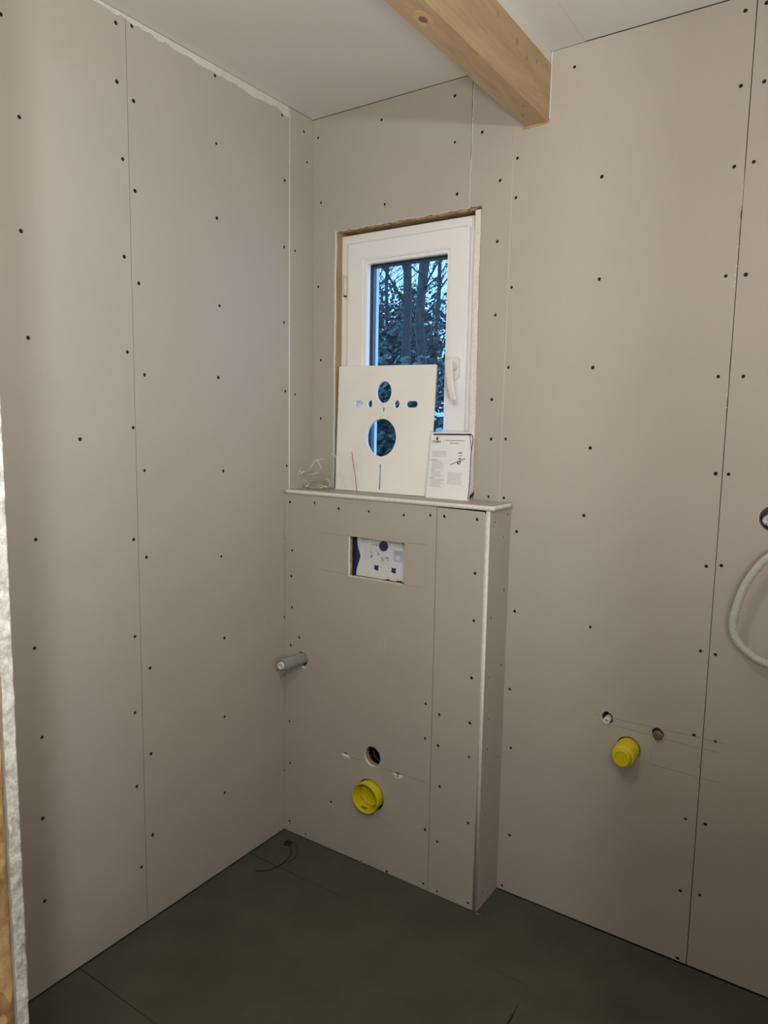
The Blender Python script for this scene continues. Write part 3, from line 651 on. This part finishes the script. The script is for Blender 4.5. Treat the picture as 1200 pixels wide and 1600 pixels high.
child(lath('plug_body', [(0.0, -0.02), (0.0125, -0.02), (0.0125, 0.004), (0.0115, 0.006), (0.0125, 0.008), (0.0125, 0.018), (0.0115, 0.0205), (0.0100, 0.0210), (0.0, 0.0206)], (1.1915, 0.010, 0.6150), METAL, None, (0, -1, 0), 28), mpg)
# junction hole right with box and loose white parts
jb = empty('junction_box', (1.418, 0.0, 1.210)); tag(jb, 'round electric box sunk in the wall at the right edge', 'electric box')
child(lath('box_shell', [(0.0, -0.030), (0.0300, -0.030), (0.0302, 0.0), (0.0318, 0.0006), (0.0318, 0.0014), (0.0292, 0.0014), (0.0288, -0.028), (0.0, -0.028)], (1.418, 0.0, 1.210), mat('grey_box', (0.06, 0.055, 0.045), 0.6), None, (0, -1, 0), 36), jb)
child(lath('box_rim', [(0.0290, 0.0010), (0.0330, 0.0010), (0.0330, 0.0), (0.0290, 0.0)], (1.418, 0.0, 1.210), PLUGW, None, (0, -1, 0), 36), jb)
bm = bmesh.new()
for (a, b, c) in ((1.398, 1.203, .0075), (1.407, 1.196, .006), (1.412, 1.208, .007), (1.424, 1.200, .007)):
    tube(bm, catmull([(a + .01, 0.026, b + .012), (a + .004, 0.018, b + .008), (a, 0.008, b), (a + .006, 0.004, b - .006)], 5), c * .8, 10)
child(autosmooth(obj('cable_end', bm, mat('pale_cable', (0.62, 0.66, 0.70), 0.4)), 60), jb)

# ---------------------------------------------------------------- corrugated hose
P = catmull([(1.53, 0.030, 1.170), (1.524, -0.010, 1.170), (1.490, -0.052, 1.168), (1.440, -0.066, 1.143), (1.405, -0.066, 1.110), (1.374, -0.066, 1.050), (1.3585, -0.066, 0.985), (1.3570, -0.064, 0.950), (1.365, -0.062, 0.922), (1.390, -0.060, 0.896), (1.425, -0.056, 0.876), (1.465, -0.040, 0.866), (1.498, -0.006, 0.878), (1.50, 0.030, 0.885)], 60)
# resample by length
acc = [0.0]
for a, b in zip(P, P[1:]): acc.append(acc[-1] + (b - a).length)
L = acc[-1]; pitch = 0.0042; nseg = int(L / pitch * 4); pts = []; rr = []; j = 0
for i in range(nseg + 1):
    s = L * i / nseg
    while j < len(acc) - 2 and acc[j + 1] < s: j += 1
    t = (s - acc[j]) / max(1e-9, acc[j + 1] - acc[j]); pts.append(P[j].lerp(P[j + 1], t))
    rr.append((0.0098, 0.0101, 0.0090, 0.0087)[i % 4])
bm = bmesh.new(); tube(bm, pts, rr, 18)
h = autosmooth(obj('corrugated_hose', bm, HOSE), 60); tag(h, 'pale grey corrugated hose looping from the wall at the right edge', 'hose')

# ================================================================ BEAM
bmn = empty('ceiling_beam', (0.7785, 0.0, 2.226)); tag(bmn, 'square timber beam running along the ceiling to the back wall', 'beam')
XB0, XB1, ZB0, ZB1 = 0.7425, 0.8145, 2.2260, 2.3680
bm = bmesh.new(); ny = 60; rings = []
for j in range(ny + 1):
    y = -0.0006 - 1.545 * j / ny
    wv = lambda s: 0.0006 * noise.noise(Vector((s, y * 9, 0)))
    c = 0.0035
    sec = [(XB0 + c, ZB0), (XB1 - c, ZB0), (XB1, ZB0 + c), (XB1, ZB1), (XB0, ZB1), (XB0, ZB0 + c)]
    rings.append([bm.verts.new((x + wv(k), y, z + wv(k + 9))) for k, (x, z) in enumerate(sec)])
for a, b in zip(rings, rings[1:]):
    for k in range(6): bm.faces.new((a[k], a[(k + 1) % 6], b[(k + 1) % 6], b[k]))
bm.faces.new(rings[0]); bm.faces.new(rings[-1]); bmesh.ops.recalc_face_normals(bm, faces=bm.faces)
child(obj('timber', bm, BEAM), bmn)
for (y, z) in ():
    pass
# knots: flat oval of darker grain set flush in the underside, and small nail holes
random.seed(2)
def knot(u, v, ru, rv, plane, pos, mat_=KNOT):
    return child(slab('knot', plane, pos, circ(u, v, ru, 20, rv, jag=.05), [], 0.004, [mat_, mat_], None), bmn)
RK = wood_mat('knot_halo', (0.50, 0.30, 0.14), (0.62, 0.42, 0.24), (1, 1, 1), 18)
def down(u, v, ru, rv, m_, off): 
    o = slab('knot', 'down', ZB0 - off, circ(u, v, ru, 22, rv, jag=.06), [], 0.004, [m_, m_], None); return child(o, bmn)
down(0.777, -0.592, 0.016, 0.030, RK, 0.0004); down(0.7765, -0.590, 0.008, 0.013, KNOT, 0.0007)
down(0.7920, -0.120, 0.0022, 0.0035, KNOT, 0.0005); down(0.7700, -0.070, 0.0022, 0.0030, KNOT, 0.0005)
def sideknot(u, v, ru, rv):
    o = slab('knot', 'side', XB1 + 0.0004, circ(u, v, ru, 14, rv, jag=.1), [], 0.003, [KNOT, KNOT], None); return child(o, bmn)
sideknot(-0.22, 2.330, 0.0022, 0.008); sideknot(-0.16, 2.318, 0.002, 0.006); sideknot(-0.33, 2.342, 0.002, 0.007); sideknot(-0.10, 2.335, 0.0015, 0.005)
# ragged veneer at the beam's end where the board was cut round it
bm = bmesh.new(); random.seed(6)
o = slab('splinter_edge', 'back', -0.0012, [(0.7395, 2.2235)] + rag((0.7400, 2.2180), (0.8140, 2.2215), 12, 0.0014) + [(0.8165, 2.2230), (0.8175, 2.2290), (0.8150, 2.2310), (0.8145, 2.2262), (0.7425, 2.2262)], [], 0.002, [REVEAL, REVEAL], None); child(o, bmn)
# packing strip between beam and ceiling, and the white joint beside it
child(boxo('packing_strip', (XB0 + .002, XB1 - .003, -1.54, -0.001, ZB1, H - 0.0003), CEIL), bmn)
child(boxo('joint_edge', (0.8152, 0.8172, -0.0016, -0.0002, 2.232, H - .001), GYPSUM), bmn)
# torn joint between the two upper boards of the back wall
o = slab('torn_paper', 'back', -0.0010, rag((0.5852, 2.13), (0.5858, TOPZ), 20, 0.0005) + rag((0.5878, TOPZ), (0.5868, 2.13), 20, 0.0006), [], 0.0012, [GYPSUM, GYPSUM], wb)
boxo('dark_joint', (0.5836, 0.5852, -0.0003, 0.010, 2.17, H - .001), DARK, wb)

# ================================================================ THINGS ON THE SHELF
# foam mat leaning on the sash
FB = [Vector((0.1342, -0.036, 1.2003)), Vector((0.4905, -0.036, 1.2003)), Vector((0.4831, 0.006, 1.5995)), Vector((0.1135, 0.006, 1.6055))]
def fp_(s, t): # foam plane
    return (FB[0] * (1 - s) + FB[1] * s) * (1 - t) + (FB[3] * (1 - s) + FB[2] * s) * t
fm = None
random.seed(1)
Wf, Hf = 0.360, 0.403
holes = [circ(0.178, 0.319, 0.0290, 30, 0.0350), slot(0.083, 0.282, 0.0160, 0.0095), circ(0.126, 0.2815, 0.0105, 16, 0.0125), circ(0.2275, 0.2815, 0.0110, 16, 0.0130), slot(0.2825, 0.2815, 0.0215, 0.0105), rect(0.1725, 0.1835, 0.2570, 0.2710), circ(0.1750, 0.1750, 0.0570, 44, 0.0600), rect(0.1725, 0.1805, 0.0100, 0.0900)]
fo = slab('foam_mat', 'back', 0.0, [(0, 0), (Wf, 0), (Wf, Hf - .001), (Wf - .002, Hf), (0.002, Hf), (0, Hf - .002)], holes, 0.0110, [FOAM, FOAM], None)
nrm = (FB[1] - FB[0]).cross(FB[3] - FB[0]).normalized()
if nrm.y > 0: nrm = -nrm
for v in fo.data.vertices:
    s, t, d = v.co.x / Wf, v.co.z / Hf, v.co.y
    v.co = fp_(s, t) - nrm * d + Vector((0, 0, max(0, 0.0)))
fo.data.update()
dz = min(v.co.z for v in fo.data.vertices)
for v in fo.data.vertices: v.co.z += 1.2002 - dz
tag(fo, 'white foam mat with cut-out holes leaning against the window', 'foam mat')
# leaflet
le = empty('instruction_leaflet', (0.57, -0.060, 1.2002)); tag(le, 'white instruction leaflet standing at the right end of the foam mat', 'leaflet')
LB = [Vector((0.4966, -0.060, 1.2006)), Vector((0.6425, -0.060, 1.2006)), Vector((0.6410, -0.0385, 1.3985)), Vector((0.4995, -0.0385, 1.3965))]
ln = (LB[1] - LB[0]).cross(LB[3] - LB[0]).normalized()
if ln.y > 0: ln = -ln
def lp(s, t, off=0.0):
    bend = 0.0015 * math.sin(math.pi * s)
    return (LB[0] * (1 - s) + LB[1] * s) * (1 - t) + (LB[3] * (1 - s) + LB[2] * s) * t + ln * (off + bend)
def sheet(bm, s0, s1, t0, t1, off, n=8, mi=0, thick=0.0):
    cols = []
    for i in range(n + 1):
        s = s0 + (s1 - s0) * i / n
        cols.append((bm.verts.new(lp(s, t0, off)), bm.verts.new(lp(s, t1, off))))
    for a, b in zip(cols, cols[1:]): f = bm.faces.new((a[0], b[0], b[1], a[1])); f.material_index = mi
for k in range(4):
    bm = bmesh.new(); n = 8; off = -0.0012 * k; fr, bk = [], []
    for i in range(n + 1):
        s = i / n * (1 - .006 * k)
        fr.append([bm.verts.new(lp(s, t, off)) for t in (0, 1 - .004 * k)]); bk.append([bm.verts.new(lp(s, t, off - .0006)) for t in (0, 1 - .004 * k)])
    for i in range(n):
        bm.faces.new((fr[i][0], fr[i + 1][0], fr[i + 1][1], fr[i][1])); bm.faces.new((bk[i + 1][0], bk[i][0], bk[i][1], bk[i + 1][1]))
        bm.faces.new((fr[i][1], fr[i + 1][1], bk[i + 1][1], bk[i][1])); bm.faces.new((fr[i + 1][0], fr[i][0], bk[i][0], bk[i + 1][0]))
    bm.faces.new((fr[0][0], fr[0][1], bk[0][1], bk[0][0])); bm.faces.new((fr[n][1], fr[n][0], bk[n][0], bk[n][1]))
    child(obj('page', bm, PAGE), le)
bm = bmesh.new()
def px(x, y):   # leaflet coordinates from fractions of the page, y from the top
    return x, 1 - y
def bar(x0, x1, y0, y1, mi=0, n=2, off=0.00025): sheet(bm, x0, x1, 1 - y1, 1 - y0, off, n, mi)
bar(0.055, 0.94, 0.020, 0.046, 0, 8)
random.seed(17)
def words(x0, x1, y, h, mi=1):
    x = x0
    while x < x1 - .01:
        wl_ = min(random.uniform(.02, .07), x1 - x); bar(x, x + wl_, y, y + h, mi, 1); x += wl_ + .008
for i in range(6): words(0.07, 0.40 if i < 5 else 0.30, 0.285 + i * .0165, .0055, 2)
words(0.05, 0.20, 0.415, .008, 0)
for i in range(24):
    if i in (8, 15): continue
    words(0.085, random.uniform(.30, .40), 0.436 + i * .0168, .0055, 2)
words(0.06, .17, .570, .007, 1); words(0.06, .17, .690, .007, 1)
for i in range(11): words(0.48, random.uniform(.76, .85), 0.60 + i * .0168, .0055, 2)
words(0.36, 0.80, 0.118, .012, 1); words(0.47, 0.68, 0.158, .012, 1)
# drop emblem
def dropv(cx, cy, sx, sy):
    vs = []
    for k in range(16):
        a = 2 * math.pi * k / 16; x = math.sin(a) * (1 - max(0, math.cos(a)) ** 1.2 * 0.95) * sx; y = -math.cos(a) * sy - (math.cos(a) > 0) * sy * .35 * math.cos(a)
        vs.append(bm.verts.new(lp(cx + x, 1 - (cy + y), 0.0003)))
    f = bm.faces.new(vs); f.material_index = 0
dropv(0.155, 0.095, 0.030, 0.025)
# sketch of a part with a bold diagonal line
def quad(pts_, mi=0, off=0.0003):
    f = bm.faces.new([bm.verts.new(lp(x, 1 - y, off)) for x, y in pts_]); f.material_index = mi
quad([(0.520, 0.478), (0.525, 0.486), (0.850, 0.392), (0.845, 0.380)])
for (x, y, a, b) in ((.68, .300, .085, .016), (.69, .345, .02, .01), (.735, .338, .02, .02), (.70, .385, .05, .022), (.675, .435, .03, .035), (.72, .430, .04, .02), (.69, .463, .06, .012)):
    quad([(x, y), (x + a, y - .006), (x + a, y + b - .006), (x, y + b)])
bmesh.ops.recalc_face_normals(bm, faces=bm.faces)
child(obj('print', bm, [INK, GREYINK, mat('pale_ink', (0.47, 0.47, 0.49), .8)]), le)
def text_on(txt, x, y, size, mt):
    cu = bpy.data.curves.new('lettering', 'FONT'); cu.body = txt; cu.size = size; cu.align_x = 'CENTER'; cu.extrude = 0.0; cu.offset = 0.00018
    t = bpy.data.objects.new('tmp', cu); me = bpy.data.meshes.new_from_object(t); bpy.data.objects.remove(t)
    for v in me.vertices: v.co = lp(x + v.co.x / 0.1455, 1 - y + v.co.y / 0.198, 0.0004)
    return child(link('lettering', me, mt), le)
text_on('AGMA', 0.150, 0.160, 0.0105, INK)
# black strap hanging from the top right corner of the leaflet
bm = bmesh.new()
tube(bm, catmull([lp(.93, .955, .002), lp(.965, .962, .003), lp(0.995, .93, .004), lp(1.005, .84, .004), lp(.985, .76, .003), lp(0.985, .6, .003), lp(0.995, .35, .003), lp(.995, .15, .003), lp(.985, 0.012, .003)], 8), 0.0011, 8)
tube(bm, catmull([lp(.915, .985, .002), lp(.93, .93, .003), lp(.955, .85, .003), lp(.98, .76, .0035), lp(.985, .68, .0035)], 8), 0.0009, 8)
cb = obj('black_cord', bm, CABLE, None, True); tag(cb, 'thin black cord hanging down the right edge of the leaflet', 'cord')

# clear plastic bag, crumpled ---------------------------------------------------
bagE = empty('plastic_bag', (0.14, -0.085, 1.2)); tag(bagE, 'crumpled clear plastic bag at the left end of the shelf', 'plastic bag')
nrnd = noise
def film(name, f, nu, nv, parent):
    bm = bmesh.new(); g = [[bm.verts.new(f(i / nu, j / nv)) for j in range(nv + 1)] for i in range(nu + 1)]
    for i in range(nu):
        for j in range(nv): bm.faces.new((g[i][j], g[i + 1][j], g[i + 1][j + 1], g[i][j + 1]))
    for f_ in bm.faces: f_.smooth = True
    return child(obj(name, bm, FILM), parent)
def crease(p, k=1.0):
    a = noise.noise(p * 14) * .010 + abs(noise.noise(p * 30 + Vector((5, 1, 2)))) * .009 + noise.noise(p * 70) * .0022
    return a * k
def upper(s, t):
    x = 0.040 + 0.215 * s; prof = [0.045, 0.060, 0.088, 0.108, 0.118, 0.125, 0.128, 0.120][min(7, int(s * 7.99))]
    s7 = s * 7; i = min(6, int(s7)); pr = [0.030, 0.055, 0.085, 0.100, 0.112, 0.125, 0.128, 0.118]; hh = pr[i] + (pr[i + 1] - pr[i]) * (s7 - i)
    p = Vector((x, -0.062 + 0.010 * math.sin(t * 3), 1.2025 + hh * t))
    p.y += crease(p) - 0.012 * (1 - t); p.x += crease(p + Vector((3, 3, 3)), .7); p.z += crease(p + Vector((7, 3, 1)), .4) * (t > 0)
    p.z = max(p.z, 1.2015); p.y = min(p.y, -0.050); return p
film('film_back', upper, 44, 26, bagE)
def lower(s, t):
    # rolled open mouth lying on the shelf
    a = 2 * math.pi * t; x = 0.055 + 0.105 * s
    r = 0.018 + 0.008 * math.sin(math.pi * s)
    p = Vector((x, -0.094 + r * 1.0 * math.cos(a), 1.2230 + r * math.sin(a) * .95))
    q_ = p + Vector((crease(p, .5), crease(p + Vector((2, 9, 4)), .8), crease(p + Vector((1, 1, 8)), .7)))
    q_.z = max(1.2015, q_.z); return q_
film('film_fold', lower, 36, 30, bagE)
FOLD_GLINT = mat('fold_highlight', (0.78, 0.77, 0.75), 0.15, Alpha=1.0)  # opaque white for tubes that draw the highlights along the film's folds
bm = bmesh.new(); rnd_ = random.Random(5)
for pl in ([(0.030, 1.247), (0.040, 1.256), (0.068, 1.265), (0.080, 1.285), (0.100, 1.297), (0.122, 1.302), (0.140, 1.306)],
           [(0.044, 1.232), (0.058, 1.226), (0.068, 1.216)], [(0.050, 1.240), (0.075, 1.250), (0.105, 1.255), (0.118, 1.252)],
           [(0.062, 1.2085), (0.090, 1.209), (0.120, 1.210), (0.142, 1.212), (0.158, 1.216)], [(0.095, 1.212), (0.118, 1.2165), (0.146, 1.214)],
           [(0.158, 1.216), (0.160, 1.230), (0.150, 1.240), (0.143, 1.238)], [(0.170, 1.322), (0.178, 1.312), (0.187, 1.296)], [(0.205, 1.235), (0.210, 1.252), (0.206, 1.262)],
           [(0.024, 1.244), (0.026, 1.262), (0.032, 1.256)], [(0.068, 1.216), (0.060, 1.2085)], [(0.100, 1.297), (0.112, 1.285), (0.118, 1.270)], [(0.195, 1.285), (0.200, 1.270), (0.212, 1.25)]):
    c = catmull([(u, -0.096 + rnd_.uniform(-.008, .008), v) for u, v in pl], 8)
    c = [p + Vector((noise.noise(p * 160) * .0016, 0, noise.noise(p * 160 + Vector((4, 4, 4))) * .0016)) for p in c]
    tube(bm, c, [0.0006 + 0.0022 * abs(noise.noise(p * 60)) for p in c], 6)
o = obj('crease_glint', bm, FOLD_GLINT, None, True); o['kind'] = 'stuff'; child(o, bagE)
zp = [(0.2265, -0.0700, 1.328), (0.2300, -0.0690, 1.300), (0.2370, -0.0700, 1.270), (0.2430, -0.0715, 1.240), (0.2500, -0.0730, 1.2035)]
bm = bmesh.new()
Z = catmull(zp, 6)
vs = []
for i, p in enumerate(Z):
    k = noise.noise(Vector((p.z * 90, 0, 0))) * .0012
    vs.append((bm.verts.new(p + Vector((-.0011 + k, 0, 0))), bm.verts.new(p + Vector((.0011 + k, .0004, 0)))))
for a, b in zip(vs, vs[1:]): bm.faces.new((a[0], a[1], b[1], b[0]))
bmesh.ops.solidify(bm, geom=bm.faces[:], thickness=0.0004)
child(obj('zip_strip', bm, REDZIP), bagE)

# ---------------------------------------------------------------- cable on the floor
bm = bmesh.new()
tube(bm, catmull([(0.0672, -0.194, -0.004), (0.072, -0.198, 0.010), (0.090, -0.2097, 0.008), (0.115, -0.232, 0.004), (0.1265, -0.2600, 0.0025), (0.1283, -0.3028, 0.0025), (0.1219, -0.3318, 0.0025), (0.106, -0.3530, 0.0025), (0.085, -0.368, 0.002)], 8), 0.0014, 8)
tube(bm, catmull([(0.0672, -0.190, -0.004), (0.078, -0.190, 0.010), (0.105, -0.198, 0.014), (0.134, -0.222, 0.008), (0.142, -0.250, 0.003), (0.1375, -0.285, 0.0022)], 8), 0.0008, 6)
fc = empty('floor_cable', (0.0672, -0.194, 0.0)); tag(fc, 'thin black cable coming out of the floor in the far corner', 'cable')
child(obj('wire', bm, CABLE, None, True), fc)
child(lath('grommet', [(0.0, 0.004), (0.006, 0.006), (0.0125, 0.005), (0.0145, 0.001), (0.0145, 0.0)], (0.0672, -0.194, 0.0), CABLE, None, (0, 0, 1), 20), fc)
# sealing tape peeping out at the foot of the box
bm = bmesh.new(); box(bm, 0.7455, 0.762, YD - .006, YD + .004, 0.0, 0.0012); tp = obj('sealing_tape', bm, mat('blue_grey_tape', (0.10, 0.12, 0.16), .5)); sobj(tp)

# ================================================================ OUTSIDE
gr = bmesh.new()
n = 30; G = [[gr.verts.new((-14 + 16 * i / n, 0.6 + 15 * j / n, -0.4 + 1.9 * max(0, (j / n - .12)) ** .9 * 1.1 + .25 * noise.noise(Vector((i * .5, j * .5, 0))))) for j in range(n + 1)] for i in range(n + 1)]
for i in range(n):
    for j in range(n): gr.faces.new((G[i][j], G[i + 1][j], G[i + 1][j + 1], G[i][j + 1]))
g_ = obj('hillside', gr, EARTH); g_['kind'] = 'structure'
def gz(x, y):
    j = (y - .6) / 15; return -0.4 + 1.9 * max(0, j - .12) ** .9 * 1.1 - .25
VC = Vector((1.584, -1.904, 1.41))
def ray(xw, d):   # ground point seen through window abscissa xw at distance d beyond the wall
    t = (d + 1.904) / 1.904; return VC.x + (xw - VC.x) * t, d
def tree(x, y, h, r, lean, nb, label, seed):
    rnd = random.Random(seed)
    e = empty('bare_tree', (x, y, gz(x, y))); tag(e, label, 'tree', None)
    bm = bmesh.new(); z0 = gz(x, y); pts = []
    for k in range(9):
        t = k / 8; pts.append((x + lean * t * h + .06 * rnd.uniform(-1, 1) * (k > 0), y + .08 * rnd.uniform(-1, 1), z0 - .2 + h * t))
    C_ = catmull(pts, 3); tube(bm, C_, [r * (1 - .72 * i / (len(C_) - 1)) for i in range(len(C_))], 9)
    child(obj('trunk', bm, BARK, None, True), e)
    bm = bmesh.new()
    for k in range(nb):
        t = rnd.uniform(.18, .97); p = C_[int(t * (len(C_) - 1))]; a = rnd.uniform(0, 2 * math.pi); L_ = rnd.uniform(.5, 1.6) * (1.1 - .5 * t)
        d = Vector((math.cos(a), math.sin(a) * .6, rnd.uniform(.3, 1.1))).normalized(); q1 = p + d * L_ * .5 + Vector((0, 0, rnd.uniform(-.05, .1))); q2 = p + d * L_ + Vector((rnd.uniform(-.1, .1), 0, rnd.uniform(-.05, .3)))
        rb = r * rnd.uniform(.10, .24); tube(bm, [p, q1, q2], [rb, rb * .6, rb * .2], 4, False)
        for s in range(rnd.randint(3, 6)):
            b0 = p.lerp(q2, rnd.uniform(.25, .95)); dd = (d + Vector((rnd.uniform(-.9, .9), rnd.uniform(-.9, .9), rnd.uniform(-.5, .8)))).normalized(); ll = rnd.uniform(.2, .6)
            b1 = b0 + dd * ll * .5; b2 = b0 + dd * ll + Vector((0, 0, rnd.uniform(-.1, .1))); tube(bm, [b0, b1, b2], [rb * .35, rb * .25, rb * .1], 3, False)
    child(tag(obj('branches', bm, BARK), kind='stuff'), e)
    return e
TREES = [  # window abscissa, distance beyond the wall, height, trunk radius, lean, branches, label
    (0.216, 5.2, 8.0, .030, .015, 40, 'slim bare tree outside at the left edge of the window glass'),
    (0.248, 7.6, 9.5, .058, -.02, 60, 'bare tree outside, second trunk from the left in the window'),
    (0.285, 9.0, 10.0, .035, .045, 95, 'thin leaning bare tree outside left of the window centre'),
    (0.320, 10.5, 10.0, .04, -.035, 110, 'thin bare tree far outside in the middle of the window'),
    (0.372, 6.2, 8.5, .080, .012, 40, 'thickest bare tree outside, right of the window centre'),
    (0.400, 11.5, 10.0, .05, .02, 100, 'far thin bare tree outside just right of the thickest trunk'),
    (0.448, 5.6, 8.0, .075, -.010, 36, 'thick bare tree outside near the right edge of the window'),
    (0.474, 8.4, 9.5, .045, .01, 50, 'slim bare tree outside at the right edge of the window glass'),
    (0.262, 13.5, 11.0, .05, -.03, 120, 'faint distant bare tree outside on the left of the window'),
]
for i, (xw, d, h, r, ln_, nb, lab) in enumerate(TREES):
    x, y = ray(xw, d); tree(x, y, h, r, ln_, nb, lab, 140 + i)
# evergreen shrubs and undergrowth
def shrub(name, x, y, z0, rx, ry, rz, n, size, mt, label, seed, stems=10):
    rnd = random.Random(seed); e = empty(name, (x, y, z0)); tag(e, label, 'shrub')
    bm = bmesh.new()
    for k in range(n):
        a = rnd.uniform(0, 2 * math.pi); c = rnd.uniform(-.3, 1); rr_ = rnd.uniform(.35, 1) ** .5; s = math.sqrt(max(0, 1 - c * c * .9))
        p = Vector((x + rx * rr_ * s * math.cos(a), y + ry * rr_ * s * math.sin(a), z0 + rz * (.35 + .65 * c * rr_)))
        d = Vector((rnd.uniform(-1, 1), rnd.uniform(-1, 1), rnd.uniform(-.6, .6))).normalized(); u = d.orthogonal().normalized() * size * .32; d = d * size * rnd.uniform(.6, 1.3)
        m_ = p + d * .5 + Vector((0, 0, size * .12))
        vs = [bm.verts.new(p), bm.verts.new(m_ + u), bm.verts.new(p + d), bm.verts.new(m_ - u)]; bm.faces.new((vs[0], vs[1], vs[2])); bm.faces.new((vs[0], vs[2], vs[3]))
    child(tag(obj('leaves', bm, mt), kind='stuff'), e)
    bm = bmesh.new()
    for k in range(stems):
        a = rnd.uniform(0, 6.28); tube(bm, [(x, y, z0 - .1), (x + rx * .4 * math.cos(a), y + ry * .4 * math.sin(a), z0 + rz * .5), (x + rx * .9 * math.cos(a), y + ry * .8 * math.sin(a), z0 + rz * rnd.uniform(.7, 1.05))], [.014, .009, .004], 5, False)
    child(obj('stems', bm, BARK), e)
def shr(xw, d, zc, rx, rz, n, size, mt, label, seed):
    x, y = ray(xw, d); z0 = gz(x, y); shrub('evergreen_shrub', x, y, z0, rx, rx * .7, zc + rz - z0, n, size, mt, label, seed)
shr(0.222, 3.6, 1.80, .40, .20, 1500, .075, LEAFD, 'brown-leaved shrub outside at the lower left of the window', 1)
shr(0.335, 3.4, 1.85, .42, .22, 1800, .080, LEAF, 'dark evergreen shrub outside below the window centre', 2)
shr(0.400, 7.2, 2.75, .60, .35, 2600, .085, LEAFD, 'dry-leaved bush outside far behind the evergreen shrub', 3)
shr(0.455, 3.3, 1.85, .40, .22, 1700, .075, LEAF, 'dark evergreen shrub outside at the lower right of the window', 4)
shr(0.270, 6.4, 2.45, .75, .40, 3200, .10, LEAF, 'broad dark shrub farther off on the left of the window', 5)
shr(0.330, 12.8, 4.2, 1.2, .70, 4200, .13, LEAFD, 'tall brown thicket at the top of the slope outside', 6)
shr(0.440, 9.6, 3.6, .9, .50, 3000, .10, LEAF, 'broad dark shrub up the slope on the right of the window', 7)
shr(0.468, 1.6, 1.43, .20, .06, 1100, .07, mat('pale_leaf', (0.55, 0.60, 0.58), 0.3), 'small pale-leaved shrub outside at the bottom right corner of the window', 8)
